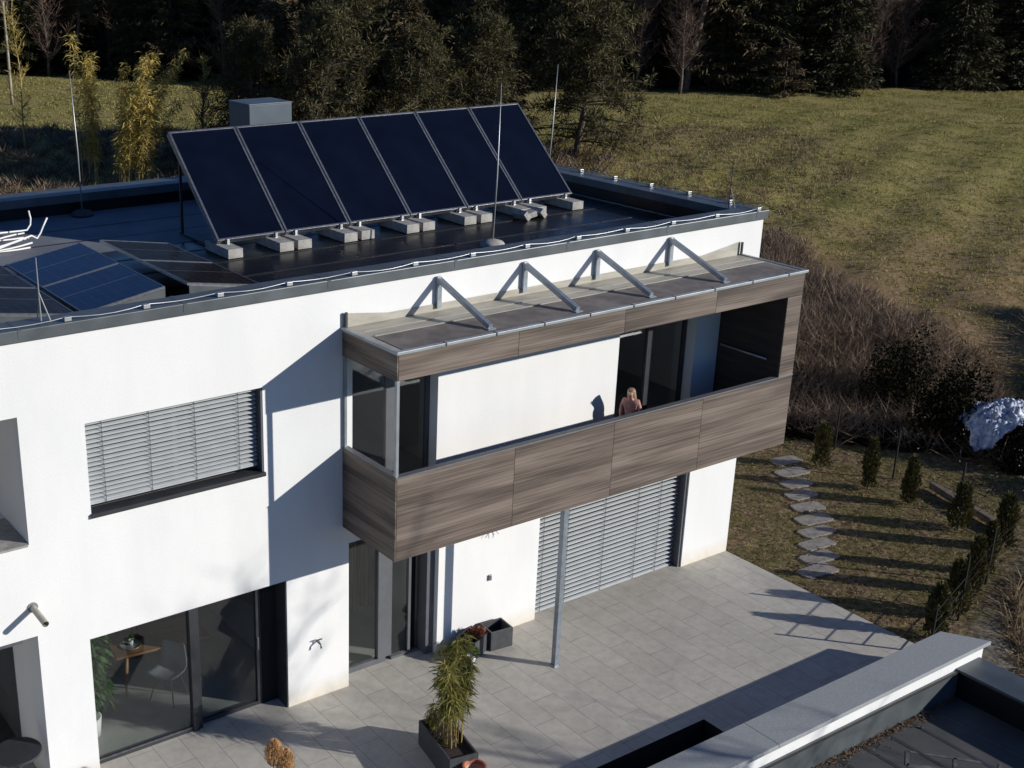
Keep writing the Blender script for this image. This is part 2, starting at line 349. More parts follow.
# paved terrace with an open light shaft
pt = MB()
xs = [-17.5, -6.72, -4.53, 0.0]; ysl = [-4.5, -4.16, -3.58, .36]
for i in range(3):
    for j in range(3):
        if i == 1 and j == 1: continue
        pt.quad((xs[i],ysl[j],0),(xs[i+1],ysl[j],0),(xs[i+1],ysl[j+1],0),(xs[i],ysl[j+1],0))
pt.quad((0,-4.5,-.3),(0,0,-.3),(0,0,0),(0,-4.5,0))
patio = pt.build('paved_patio', M['paving'], fix=False); tag(patio, kind='structure')
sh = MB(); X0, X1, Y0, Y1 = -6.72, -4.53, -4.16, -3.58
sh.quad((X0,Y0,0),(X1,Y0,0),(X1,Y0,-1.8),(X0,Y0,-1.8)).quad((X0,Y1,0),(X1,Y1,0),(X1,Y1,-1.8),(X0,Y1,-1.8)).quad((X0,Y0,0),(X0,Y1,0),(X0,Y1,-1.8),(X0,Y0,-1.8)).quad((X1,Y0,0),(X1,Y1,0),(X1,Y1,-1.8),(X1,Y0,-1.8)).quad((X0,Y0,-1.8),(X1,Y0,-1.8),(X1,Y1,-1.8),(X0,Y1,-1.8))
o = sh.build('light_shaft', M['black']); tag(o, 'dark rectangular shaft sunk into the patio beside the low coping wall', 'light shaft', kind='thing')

# ------------------------------------------------------------------ house
house = empty('house'); tag(house, 'white rendered two-storey flat-roofed house with wood-clad balcony', 'house', kind='thing')
XL = -16.5
def holed_wall(x0, x1, z0, z1, holes, y=0, th=.3):
    mb = MB(); hx = sorted({x0, x1, *[h for H in holes for h in H[:2]]}); hz = sorted({z0, z1, *[h for H in holes for h in H[2:4]]})
    def solid(i, j):
        if i < 0 or j < 0 or i >= len(hx)-1 or j >= len(hz)-1: return False
        cx = (hx[i]+hx[i+1])/2; cz = (hz[j]+hz[j+1])/2
        return not any(H[0] < cx < H[1] and H[2] < cz < H[3] for H in holes)
    for i in range(len(hx)-1):
        for j in range(len(hz)-1):
            if not solid(i, j): continue
            a, b, c, d = hx[i], hx[i+1], hz[j], hz[j+1]
            mb.quad((a,y,c),(b,y,c),(b,y,d),(a,y,d)).quad((b,y+th,c),(a,y+th,c),(a,y+th,d),(b,y+th,d))
            if not solid(i-1, j): mb.quad((a,y+th,c),(a,y,c),(a,y,d),(a,y+th,d))
            if not solid(i+1, j): mb.quad((b,y,c),(b,y+th,c),(b,y+th,d),(b,y,d))
            if not solid(i, j-1): mb.quad((a,y+th,c),(b,y+th,c),(b,y,c),(a,y,c))
            if not solid(i, j+1): mb.quad((a,y,d),(b,y,d),(b,y+th,d),(a,y+th,d))
    return mb
W_BL = (-12.40, -9.87, 3.88, 5.16)     # blind window
W_L = (-15.4, -13.24, 3.71, 5.42)      # far left upper recess
W_B1 = (-8.42, -6.90, 2.9, 5.36)       # left balcony door
W_B2 = (-3.22, -1.42, 2.9, 5.36)       # right balcony door
D_N = (-15.4, -13.24, -.1, 2.41)       # lower left recess
D_S = (-12.55, -9.55, -.1, 2.135)      # sliding door
D_E = (-8.48, -6.80, -.1, 2.45)        # entrance
D_G = (-4.73, -1.21, -.1, 2.45)        # garage
fw = holed_wall(XL, 0, -.1, 6.36, [W_BL, W_L, W_B1, W_B2, D_N, D_S, D_E, D_G])
fw.build('wall', M['stucco'], house)
sw = MB(); sw.box(-.3, -.001, .302, 8.36, -2, 6.36).box(XL, -.302, 7.9, 8.36, -2, 6.36).box(XL, XL+.3, .302, 7.9, -2, 6.36)
sw.build('wall', M['stucco'], house)
# interior: slabs, partitions
sl = MB(); sl.box(XL+.3, -.302, .302, 7.9, 2.5, 2.88).box(XL+.3, -.302, .302, 7.9, 6.0, 6.12)
sl.build('floor_slab', M['intwall'], house)
fl = MB(); fl.box(XL+.3, -.302, .37, 7.9, -.1, -.01); fl.build('interior_floor', M['intfloor'], house)
pw = MB(); pw.box(-9.2, -9.08, .31, 7.8, 0, 2.498).box(-6.45, -6.3, .31, 7.8, 0, 2.498).box(-13.0, -12.88, .31, 7.8, 0, 2.498).box(-13.0, -9.2, 4.6, 4.7, 0, 2.498).box(-9.08, -6.45, 3.0, 3.1, 0, 2.498)
pw.box(-9.2, -9.08, .31, 7.8, 2.89, 5.99).box(-6.3, -6.2, .31, 7.8, 2.89, 5.99).box(-4.0, -3.9, .31, 7.8, 2.89, 5.99).box(-9.08, -6.3, 3.6, 3.7, 2.89, 5.99).box(-3.9, -.4, 3.6, 3.7, 2.89, 5.99)
pw.build('partition_wall', M['intwall'], house)
# deep recesses at far left (white reveals, dark back)
for (a, b, c, d) in (W_L, D_N):
    rc = MB(); c2 = max(c, 0.0)
    rc.quad((b,.3,c2),(b,1.25,c2),(b,1.25,d),(b,.3,d)).quad((a,.3,d),(b,.3,d),(b,1.25,d),(a,1.25,d)).quad((a,.3,c2),(a,1.25,c2),(a,1.25,d),(a,.3,d))
    rc.build('recess_reveal', M['stucco'], house)
rc = MB(); rc.quad((W_L[0],.3,W_L[2]),(W_L[1],.3,W_L[2]),(W_L[1],1.25,W_L[2]),(W_L[0],1.25,W_L[2]))
rc.build('recess_reveal', M['stucco'], house)
MB().box(W_L[0], W_L[1], 1.2, 1.24, W_L[2]+.01, W_L[3]-.01).build('recess_glazing', M['glass_dark'], house)
MB().box(D_N[0], D_N[1], 1.2, 1.24, .001, D_N[3]-.01).build('recess_glazing', M['glass_dark'], house)
rs = MB(); rs.box(D_N[0], D_N[1], .372, 1.2, -.05, .002); rs.build('recess_floor', M['conc'], house)
rl = MB(); rl.box(W_L[0], W_L[1]-.02, -.035, .9, W_L[2]-.01, W_L[2]+.02); rl.build('window_sill', M['conc'], house, bev=.004)
ra = MB(); ra.box(-14.6, -13.42, .06, .12, 2.33, 2.37); ra.build('awning_rail', M['alu'], house)

# parapet cap and roof
cap = MB()
cap.box(XL-.06, .06, -.05, .372, 6.36, 6.51)                      # front
cap.box(-.42, .06, .373, 7.75, 6.36, 6.505)                      # right
cap.box(XL-.06, .06, 7.751, 8.42, 6.36, 6.515)                   # back
cap.box(XL-.06, XL+.42, .373, 7.75, 6.36, 6.505)
cap.build('parapet_cap', M['cap'], house, bev=.008)
up = MB()
up.box(XL+.3, -.301, .301, .372, 6.15, 6.359).box(-.392, -.301, .373, 7.86, 6.15, 6.359).box(XL+.3, -.393, 7.80, 7.899, 6.15, 6.359)
up.build('parapet_upstand', M['memb'], house)
rf = MB(); rf.box(XL+.3, -.302, .302, 4.55, 6.13, 6.15); r1 = rf.build('roof', M['memb'], house)
rf = MB(); rf.box(XL+.3, -.302, 4.55, 7.9, 6.13, 6.152); rf.build('roof', M['memb2'], house)
sm_ = MB()
for y in (1.05, 2.0, 2.95, 3.9, 4.52, 5.5, 6.5): sm_.box(XL+.4, -.4, y, y+.06, 6.1535, 6.156)
sm_.build('membrane_seam', membrane('seam_membrane', (.03,.03,.033), (.016,.016,.018), .35, .6), house)
wl = MB(); wl.box(-.47, -.44, .45, 7.6, 6.154, 6.162).box(-2.6, -.47, 5.9, 5.93, 6.154, 6.162); wl.build('sealing_strip', M['wire'], house)
# drip joints of the cap
for x in np.arange(-15.3, 0, 2.15): MB().box(x, x+.05, -.054, .376, 6.40, 6.5135).build('cap_joint', M['cap'], house)

# balcony ------------------------------------------------------------
bal = empty('balcony'); bal.parent = house
BX0, BX1, BD, TH = -8.59, -.49, -1.34, .09
core = MB()
core.box(BX0+TH, BX1-.03, BD+TH, -.002, 2.77, 2.88)                  # floor
core.build('balcony_floor', M['conc'], bal)
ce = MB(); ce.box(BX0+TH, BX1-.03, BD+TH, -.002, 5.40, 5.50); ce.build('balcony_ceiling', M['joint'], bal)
j = .006
low = [BX0+.024, -6.50, -4.55, -2.63, BX1]; upj = [BX0+.024, -6.53, -4.50, -2.55, BX1]
for i in range(4):
    b = MB(); b.box(low[i]+j/2, low[i+1]-j/2, BD, BD+.02, 2.75, 3.99); b.build('cladding_panel', M['wood'], bal, bev=.0015)
    b = MB(); b.box(upj[i]+j/2, upj[i+1]-j/2, BD, BD+.02, 5.39, 5.76); b.build('cladding_panel', M['wood'], bal, bev=.0015)
b = MB(); b.box(BX0, BX0+.02, BD, -.004, 2.75, 3.99); b.build('cladding_panel', M['wood'], bal)
b = MB(); b.box(BX0, BX0+.02, BD, -.004, 5.39, 5.76); b.build('cladding_panel', M['wood'], bal)
b = MB(); b.box(-.84, BX1-.001, BD, BD+.02, 3.996, 5.384); b.build('cladding_panel', M['wood'], bal)
bk = MB()
bk.box(BX0+.0215, BX1-.032, BD+.022, BD+.085, 2.76, 3.985).box(BX0+.0215, BX1-.032, BD+.022, BD+.085, 5.395, 5.73)
bk.box(BX0+.022, BX0+.085, BD+.0855, -.006, 2.76, 3.985).box(BX0+.022, BX0+.085, BD+.0855, -.006, 5.395, 5.73)
bk.build('panel_core', M['joint'], bal)
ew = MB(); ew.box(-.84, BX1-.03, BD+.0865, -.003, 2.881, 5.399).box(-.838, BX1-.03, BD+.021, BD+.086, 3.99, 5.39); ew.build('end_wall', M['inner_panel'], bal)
eo = MB(); eo.box(BX1-.029, BX1, BD+.001, -.003, 2.75, 5.76); eo.build('cladding_panel', M['wood'], bal)
pc = MB(); pc.box(BX0-.005, BX1+.005, BD-.012, BD+.10, 3.993, 4.012).box(BX0-.005, BX0+.10, BD+.101, -.005, 3.993, 4.012); pc.build('parapet_rail', M['frame'], bal, bev=.003)
cp = MB(); cp.box(BX0+.005, BX0+.055, BD+.01, BD+.06, 4.013, 5.387); cp.build('corner_post', M['zinc'], bal, bev=.003)
cp = MB(); cp.box(BX0+.01, BX0+.05, -.05, -.006, 4.013, 5.387); cp.build('corner_post', M['zinc'], bal, bev=.003)
sg = MB(); sg.box(BX0+.028, BX0+.034, BD+.07, -.06, 4.013, 5.385); sg.build('side_glass', M['glass_side'], bal)
hr = MB(); hr.tube([(-.90,-.12,4.28),(-.90,-1.1,4.28)], .018); hr.build('handrail', M['wire'], bal, smooth=True)
# balcony roof
br = MB(); br.box(BX0-.01, BX1+.01, BD-.015, -.004, 5.761, 5.79); br.build('roof_sheet', M['zinc_pale'], bal)
bf = MB()
fx = [BX0+.13, BX1-.12]; bf.box(fx[0], fx[1], BD+.05, -.61, 5.79, 5.797); bf.build('roof_felt', M['felt'], bal)
gt = MB(); gt.box(BX0-.03, BX1+.03, BD-.045, BD+.03, 5.765, 5.808).box(BX0-.03, BX0+.03, BD+.031, -.004, 5.765, 5.806).box(BX1-.03, BX1+.03, BD+.031, -.004, 5.765, 5.806)
gt.build('roof_edge_trim', M['zinc'], bal, bev=.004)
for x in np.arange(BX0+.75, BX1, .86): MB().box(x, x+.022, BD-.049, BD+.034, 5.762, 5.812).build('trim_joint', M['anth'], bal)
us = MB(); zt_ = [(BX0+.02,6.0),(BX0+.25,5.97),(BX0+.75,5.90),(BX1-.95,5.90),(BX1-.3,5.99),(BX1-.05,6.03)]
for (xa, za), (xb, zb) in zip(zt_[:-1], zt_[1:]): us.quad((xa,-.012,5.791),(xb,-.012,5.791),(xb,-.012,zb),(xa,-.012,za))
us.box(BX0+.15, BX1-.12, -.60, -.57, 5.797, 5.808).box(BX0+.15, BX1-.12, -.33, -.325, 5.7905, 5.797); us.build('wall_flashing', M['zinc_pale'], bal)
for x in (BX0+.02, BX1-.06):
    e = MB(); e.box(x, x+.035, -.06, -.032, 5.80, 6.02); e.build('flashing_end', M['anth'], bal)
for x in (-6.96, -5.35, -3.87, -2.25):
    b = empty('roof_bracket'); b.parent = bal
    f = MB(); f.bar((x,-.05,6.26), (x+.05,-1.17,5.83), .075, .07); f.build('strut', M['galv'], b, bev=.004)
    f = MB(); f.box(x-.04, x+.04, -.06, -.014, 5.84, 6.31); f.build('wall_plate', M['galv'], b, bev=.003)
    f = MB(); f.box(x-.02, x+.11, -1.22, -1.10, 5.80, 5.813); f.build('foot_plate', M['galv'], b)
pl = MB(); pl.box(-5.45, -5.36, -1.325, -1.235, 0, 2.748).box(-5.475, -5.335, -1.35, -1.21, .001, .012); pl.build('support_pillar', M['galv'], house, bev=.004)

# windows and doors ----------------------------------------------------
def framed(x0, x1, z0, z1, y, name='window', fw_=.06, fm=None, gm=None, mull=(), gy=.02):
    e = empty(name); e.parent = house; f = MB()
    f.box(x0, x0+fw_, y, y+.07, z0, z1).box(x1-fw_, x1, y, y+.07, z0, z1).box(x0+fw_+.0005, x1-fw_-.0005, y+.001, y+.069, z0, z0+fw_).box(x0+fw_+.0005, x1-fw_-.0005, y+.001, y+.069, z1-fw_, z1)
    for m_, w in mull: f.box(m_-w/2, m_+w/2, y-.004, y+.074, z0+fw_+.0005, z1-fw_-.0005)
    f.build('frame', fm or M['frame'], e, bev=.003)
    g = MB(); g.box(x0+fw_*.6, x1-fw_*.6, y+.03, y+.04, z0+fw_*.6, z1-fw_*.6); g.build('pane', gm or M['glass'], e)
    return e
def slat_blind(parent, x0, x1, z0, z1, y, pitch, tilt=48, w=.075, cords=()):
    s = MB(); a = math.radians(tilt); dy = w/2*math.cos(a); dz = w/2*math.sin(a); z = z1-pitch*.6; n = 0
    while z > z0+pitch*.3:
        js = random.uniform(-.002, .002)
        p = [(-dy,-dz),(-.2*dy,-.2*dz+.006),(dy,dz)]
        for (ya, za), (yb, zb) in zip(p[:-1], p[1:]):
            s.quad((x0,y+ya,z+za+js),(x1,y+ya,z+za+js),(x1,y+yb,z+zb+js),(x0,y+yb,z+zb+js))
        z -= pitch
    s.box(x0, x1, y-.02, y+.02, z0, z0+.022)
    o = s.build('slat_blind', M['blind'], parent, fix=False)
    for x in cords: MB().box(x-.004, x+.004, y-dy-.006, y-dy-.002, z0, z1).build('blind_cord', M['cord'], parent)
e = framed(W_BL[0]+.002, W_BL[1]-.002, 3.97, 5.158, .20, mull=[(-11.1,.07)])
slat_blind(e, W_BL[0]+.01, W_BL[1]-.05, 4.0, 5.15, .12, .063, tilt=26, w=.062, cords=[-12.15,-11.5,-10.85,-10.2])
b = MB(); b.box(W_BL[0]-.01, W_BL[1]+.01, -.035, .2, 3.90, 3.925).box(W_BL[0]-.01, W_BL[1]+.01, -.04, -.028, 3.87, 3.925); b.build('window_sill', M['anth'], e, bev=.002)
b = MB(); b.box(W_BL[1]-.03, W_BL[1]-.003, .005, .19, 3.93, 5.155); b.build('blind_guide', M['frame'], e)

e = framed(W_B1[0]+.002, W_B1[1]-.002, 2.902, 5.355, .2, 'balcony_door', mull=[(-7.62,.16)])
e2 = framed(W_B2[0]+.002, W_B2[1]-.002, 2.902, 5.355, .2, 'balcony_door', mull=[(-2.3,.12)], fm=M['anth'])
b = MB(); b.box(-8.2,-7.0,2.2,3.3,2.885,3.3); b.build('bed', M['white'], house, bev=.05)

# sliding door: fixed left leaf further out than the right leaf, dark pocket at the right
sd = empty('sliding_door'); sd.parent = house
f = MB(); f.box(-12.548, -9.552, .225, .30, 2.07, 2.133).box(-12.548, -12.50, .225, .30, .03, 2.07).box(-12.548, -10.9, .225, .30, .0, .05)
f.build('frame', M['anth'], sd, bev=.003)
f = MB(); f.box(-11.02, -10.93, .20, .31, .0, 2.069).box(-10.925, -10.86, .235, .39, .0, 2.069); f.build('mullion', M['anth'], sd, bev=.004)
f = MB(); f.box(-12.52, -11.0, .255, .267, .04, 2.09); f.build('pane', M['glass'], sd)
f = MB(); f.box(-10.9, -9.86, .345, .357, .04, 2.09); f.build('pane', M['glass'], sd)
f = MB(); f.box(-10.86, -9.82, .315, .385, .0, .055).box(-9.90, -9.82, .315, .385, .055, 2.069); f.build('frame', M['anth'], sd, bev=.003)
f = MB(); f.box(-9.819, -9.56, .30, .42, .0, 2.12); f.build('door_pocket', M['black'], sd)
f = MB(); f.box(-9.572, -9.553, .004, .299, .001, 2.133); f.build('jamb_lining', M['anth'], sd)
f = MB(); f.box(-9.90, -9.87, .285, .314, .95, 1.15); f.build('handle', M['alu'], sd, bev=.004)
f = MB(); f.box(-12.5, -11.0, .23, .2545, .0505, .066); f.build('track', M['alu'], sd)
# entrance
en = empty('entrance_door'); en.parent = house
f = MB(); f.box(-8.478, -7.60, .28, .35, .0, .09).box(-7.76, -7.50, .265, .36, .091, 2.44).box(-8.478, -8.42, .28, .35, .091, 2.44).box(-6.95, -6.80, .10, .36, .0, 2.44)
f.build('frame', M['frame'], en, bev=.003)
f = MB(); f.box(-8.44, -7.74, .31, .32, .08, 2.44); f.build('pane', M['glass'], en)
f = MB(); f.box(-7.499, -6.96, .27, .35, .0, .04).box(-7.17, -7.12, .285, .335, .041, 2.4); f.build('threshold', M['frame'], en)
f = MB(); f.box(-7.5, -7.15, .30, .31, .041, 2.4); f.build('pane', M['glass'], en)
f = MB(); f.box(-7.115, -6.955, .40, .43, .0, 2.44); f.build('door_leaf', M['black'], en)
cu = MB(); P_ = [(-8.3+.05*i, 1.9+.05*math.sin(i*1.3)) for i in range(32)]
for (xa,ya),(xb,yb) in zip(P_[:-1], P_[1:]): cu.quad((xa,ya,.02),(xb,yb,.02),(xb,yb,2.4),(xa,ya,2.4))
cu.build('curtain', M['curtain'], en, smooth=True, fix=False)
# garage / wide window with slat shutter
ga = empty('window'); ga.parent = house
f = MB(); f.box(D_G[0]+.002, D_G[1]-.002, .25, .29, .0, 2.445); f.build('backing', M['black'], ga)
slat_blind(ga, D_G[0]+.01, D_G[1]-.11, .01, 2.44, .17, 0.084, tilt=26, w=.060, cords=[-4.5,-3.95,-3.1,-2.3,-1.75])
f = MB(); f.box(D_G[1]-.06, D_G[1]-.003, .03, .24, .001, 2.44); f.build('blind_guide', M['frame'], ga)
# fixtures on the facade
e = empty('water_spout', (-13.27, 0, 2.82)); e.parent = house
f = MB(); f.tube([(0,.05,.02),(0,-.02,.015),(.02,-.42,-.03)], .042, 14, False).tube([(0,.04,.02),(0,-.02,.015),(.02,-.419,-.03)], .034, 14, False); f.build('pipe', M['zinc_pale'], e, smooth=True, fix=False)
f = MB(); f.lathe((0,0,0), [(.043,0),(.07,0),(.07,.012),(.043,.012)], 20); o = f.build('collar', M['zinc'], e); o.rotation_euler = (PI/2,0,0); o.location = (0,0,.017)
e = empty('garden_tap', (-9.05, 0, .98)); e.parent = house
f = MB(); f.tube([(0,.02,0),(0,-.09,0)], .016).tube([(0,-.07,.0),(0,-.07,.05)], .01).tube([(0,-.09,0),(0,-.12,-.01),(0,-.13,-.06)], .014); f.build('spout', M['alu'], e, smooth=True)
f = MB(); f.bar((-.05,-.07,.055), (.05,-.07,.055), .02, .012); f.build('handle', M['anth'], e)
e = empty('wall_socket', (-5.76, 0, 1.1)); e.parent = house
f = MB(); f.box(-.03, .03, -.03, -.002, -.05, .05); f.build('cover', M['alu'], e, bev=.006)
f = MB()
for a in (-.14, .02, .13): f.tube([(-5.78,.01,2.02),(-5.78+a*.4,-.05,1.97),(-5.78+a,-.05,1.83+abs(a)*.3)], .005, 5)
f.build('loose_cable', M['cord'], house, smooth=True)

# ------------------------------------------------------------------ roof things
# collectors
YB, ZB, YT, ZT = 3.46, 6.37, 5.14, 7.88
L = math.hypot(YT-YB, ZT-ZB); tilt = math.atan2(ZT-ZB, YT-YB); CW = 1.25
proto = empty('solar_collector')
def tl(mb, *a): return mb
f = MB(); w = CW/2-.012
f.box(-w, -w+.035, 0, L, -.09, .012).box(w-.035, w, 0, L, -.09, .012).box(-w+.036, w-.036, 0, .035, -.09, .012).box(-w+.036, w-.036, L-.035, L, -.09, .012)
o = f.build('frame', M['alu'], proto, bev=.003); o.rotation_euler = (tilt,0,0)
f = MB(); f.box(-w+.0355, w-.0355, .0355, L-.0355, -.085, .0); o = f.build('glass_cover', M['coll'], proto); o.rotation_euler = (tilt,0,0)
for sx in (-1, 1):
    f = MB(); f.bar((sx*.48, YT-YB-.1, -.22), (sx*.48, YT-YB-.12, ZT-ZB-.2), .04, .04, (1,0,0)).bar((sx*.48, .1, -.19), (sx*.48, YT-YB-.02, -.19), .04, .04); f.build('support_leg', M['anth'], proto)
    f = MB(); f.box(sx*.44-.02, sx*.44+.02, -.04, .02, -.07, .02).box(sx*.44-.05, sx*.44+.05, -.06, .05, -.075, -.06); f.build('foot', M['wire'], proto)
colls = []
names = ['leftmost of the six tilted dark solar collectors, its open side showing the support legs', 'second solar collector from the left in the tilted row on the flat roof',
 'third solar collector from the left in the tilted row on the flat roof', 'fourth solar collector from the left, third from the right, in the tilted roof row',
 'fifth solar collector from the left, crossed at its right edge by the tall rod', 'rightmost of the six tilted dark solar collectors, nearest the right parapet']
for i in range(6):
    o = proto if i == 0 else dup(proto); o.location = (-8.74+CW*(i+.5), YB, ZB); colls.append(o)
    tag(o, names[i], 'solar collector', 'solar collectors tilted in a row on the roof', 'thing')
blk = MB().box(-.13,.13,-.28,.55,0,.15).build('concrete_block', M['conc'], bev=.006)
bxs = [(-8.57, 'at the left end of the collector row')]
desc = ['first and second', 'second and third', 'third and fourth', 'fourth and fifth', 'fifth and sixth']
for k in range(5):
    xb = -8.74+CW*(k+1)
    bxs += [(xb-.17, 'left, under the joint of %s collectors' % desc[k]), (xb+.17, 'right, under the joint of %s collectors' % desc[k])]
bxs += [(-1.40, 'at the right end of the collector row')]
for i, (x, d) in enumerate(bxs):
    o = blk if i == 0 else dup(blk); o.location = (x-.05+random.uniform(-.01,.01), YB-.12+random.uniform(-.02,.02), 6.157); o.rotation_euler = (0,0,random.uniform(-.03,.03))
    tag(o, 'concrete ballast block ' + d, 'concrete block', 'ballast blocks under the solar collectors', 'thing')
for i, (x, y, rz, rx, d) in enumerate([(-2.92, 2.95, .1, .55, 'tilted bluish brick leaning left before the fifth collector'), (-2.72, 3.0, -.1, -.5, 'middle tilted brick of the three before the fifth collector'), (-2.52, 2.98, .15, .5, 'right tilted brick of the three before the fifth collector')]):
    o = MB().box(-.09,.09,-.17,.17,-.05,.05).build('loose_brick', M['conc'], bev=.006); o.location = (x,y,6.235); o.rotation_euler = (0,rx+.3,rz); tag(o, d, 'brick', 'loose bricks before the collectors', 'thing')

# photovoltaic modules, east-west tents
def pv_module(x_lo, x_hi, y0, y1, cell, label, z_lo=6.24, z_hi=6.49):
    w = math.hypot(x_hi-x_lo, z_hi-z_lo); a = math.atan2(z_hi-z_lo, x_hi-x_lo)
    if x_hi < x_lo: a = math.atan2(z_hi-z_lo, x_lo-x_hi)
    e = empty('photovoltaic_module', (x_lo, y0, z_lo), 0); d = 1 if x_hi > x_lo else -1
    p = MB(); ly = y1-y0
    t = Matrix.Rotation(-a*d, 4, 'Y')
    f = MB()
    def bx(mb, xa, xb, ya, yb, za, zb):
        xa, xb = sorted((xa*d, xb*d)); mb.box(xa, xb, ya, yb, za, zb)
    bx(f, 0, .02, 0, ly, -.035, .004); bx(f, w-.02, w, 0, ly, -.035, .004); bx(f, .0205, w-.0205, 0, .02, -.035, .004); bx(f, .0205, w-.0205, ly-.02, ly, -.035, .004)
    g = MB(); bx(g, .0203, w-.0203, .0203, ly-.0203, -.03, .0)
    for mb, nm, mt in ((f, 'frame', M['alu']), (g, 'cell_glass', M[cell])):
        o = mb.build(nm, mt, e); o.rotation_euler = (0, -a*d, 0)
    return tag(e, label, 'solar panel', 'low-tilted photovoltaic modules on the roof', 'thing')
def side_plate(x_lo, x_hi, y, label):
    s = MB(); zl, zh = 6.325, 6.52
    for yy in (y, y-.02): s.quad((x_lo,yy,6.158),(x_hi,yy,6.158),(x_hi,yy,zh),(x_lo,yy,zl))
    s.quad((x_hi,y,6.158),(x_hi,y-.02,6.158),(x_hi,y-.02,zh),(x_hi,y,zh)).quad((x_lo,y,zl),(x_hi,y,zh),(x_hi,y-.02,zh),(x_lo,y-.02,zl))
    tag(s.build('side_plate', M['cap']), label, 'side plate', 'metal end plates of the panel mounts', 'thing')
Z1, Z2 = 6.36, 6.55
pv_module(-12.04, -10.89, .74, 2.26, 'pv_sky_tint', 'photovoltaic module tinted as reflecting blue sky, nearest the front parapet, sloping down to the left', Z1, Z2)
pv_module(-12.04, -10.89, 2.28, 3.80, 'pv_sky_tint', 'photovoltaic module tinted as reflecting blue sky, behind the front blue one, close to the white cables', Z1, Z2)
pv_module(-9.42, -10.56, .74, 2.26, 'pv_black', 'black photovoltaic module sloping right, front one beside the blue pair', Z1, Z2)
pv_module(-9.42, -10.56, 2.28, 3.80, 'pv_black', 'black photovoltaic module sloping right, rear one left of the collectors', Z1, Z2)
pv_module(-12.12, -13.28, .74, 2.26, 'pv_black', 'black photovoltaic module at the left picture edge, left of the blue pair', Z1, Z2)
pv_module(-12.12, -13.28, 2.28, 3.80, 'pv_black', 'rear black photovoltaic module at the left picture edge beneath the white cables', Z1, Z2)
side_plate(-12.02, -10.90, .73, 'grey wedge plate closing the front of the blue photovoltaic pair')
side_plate(-9.44, -10.55, .73, 'grey wedge plate closing the front of the black module by the collectors')
side_plate(-12.14, -13.26, .73, 'grey wedge plate closing the front of the left-edge black module')
# cable / conduit bundle
cb = MB(); random.seed(3)
for k in range(7):
    y = 4.55+.12*k; x0 = -13.3; p = []
    for t in np.linspace(0, 1, 12): p.append((x0+2.2*t+.25*k*.1, y+.9*t+.18*math.sin(3*t+k), 6.22+.05*(k % 3)+.05*math.sin(5*t+k)))
    if k in (5, 2): q_ = p[-1]; p += [(q_[0]+.10, q_[1]+.03, 6.29), (q_[0]+.17, q_[1]+.05, 6.37), (q_[0]+.19+.04*(k==2), q_[1]+.07, 6.47), (q_[0]+.17+.14*(k==2), q_[1]+.08, 6.60)]
    cb.tube(p, .015, 8)
tag(cb.build('conduit_bundle', M['white'], smooth=True), 'bundle of white plastic conduits with upturned ends on the roof', 'conduits', kind='thing')
# vent unit
e = empty('ventilation_unit', (-5.74, 7.2, 6.16)); tag(e, 'boxy grey ventilation unit behind the solar collectors', 'ventilation unit', kind='thing')
M['vent'] = mat('dull_vent_sheet', (.085,.11,.135), (.07,.092,.112), 2, .5, .3, .03); MB().box(-.46,.46,-.2,.62,0,1.80).build('housing', M['vent'], e, bev=.01); MB().box(-.47,.47,-.21,.63,1.80,1.825).build('cover', M['cap'], e, bev=.006)
# rods
def rod(base, top, label, weight=True):
    e = empty('lightning_rod', base); t = [top[i]-base[i] for i in range(3)]
    mid = [t[0]*.45+.02, t[1]*.45, t[2]*.45]
    MB().tube([(0,0,.03), mid, t], [.015,.012,.005], 8).build('rod', M['wire'], e, smooth=True)
    if weight: MB().lathe((0,0,0), [(.0,.12),(.06,.12),(.17,.085),(.2,.05),(.2,.0),(0,0)], 24).build('base_weight', M['planter'] if base[0] < -9 else M['conc'], e, smooth=True)
    return tag(e, label, 'lightning rod', 'lightning rods on the roof', 'thing')
rod((-4.70,1.55,6.155), (-4.62,1.58,8.74), 'tall rod standing before the fifth collector in the row')
rod((-9.42,7.5,6.155), (-9.47,7.5,8.72), 'rod on a round weight on the shaded left roof, before the bamboo')
rod((-.30,5.25,6.155), (-.12,5.3,8.55), 'rod rising behind the right end of the collector row')
def spike(p, hh, label):
    e = empty('air_terminal', p); MB().tube([(0,0,0),(0,0,hh)], [.011,.006], 6).build('spike', M['anth'] if p[0] > -5 else M['wire'], e)
    MB().tube([(0,0,.45*hh),(.10,-.05,0)], .008, 6).tube([(0,0,.3*hh),(-.04,.04,0)], .008, 6).build('strut', M['wire'], e)
    tag(e, label, 'air terminal', 'small air terminals on the parapet', 'thing')
spike((-12.78,.18,6.516), .78, 'short spike with a strut on the front parapet before the black module')
spike((-.42,.42,6.516), .8, 'short dark spike at the front right roof corner')
# conductor wire along the parapet
lw = empty('lightning_conductor', (0,0,6.515)); tag(lw, 'pale wire sagging between clamps along the roof parapet', 'wire', kind='thing')
wp = []; clx = []
x = -15.6
while x < -.05: clx.append(x); x += 1.03
for a, b in zip(clx[:-1], clx[1:]):
    for t in np.linspace(0, 1, 6)[:-1]: wp.append((a+(b-a)*t, .02+.02*math.sin(a*7)-.035*math.sin(PI*t)*(1 if int(a*3) % 2 else -.4), .045-.03*math.sin(PI*t)))
wp.append((-.03,.02,.045)); f = MB(); f.tube(wp, .0065, 6).tube([(-.03,.02,.045)]+[(-.03, .3+.9*k, .045-.02*(k % 2)) for k in range(9)], .0085, 6); f.build('wire', M['wire'], lw, smooth=True)
f = MB().box(-.045,.045,-.035,.035,0,.05)
c0 = f.build('clamp', M['wire'], lw, bev=.004); c0.location = (clx[0],.02,0)
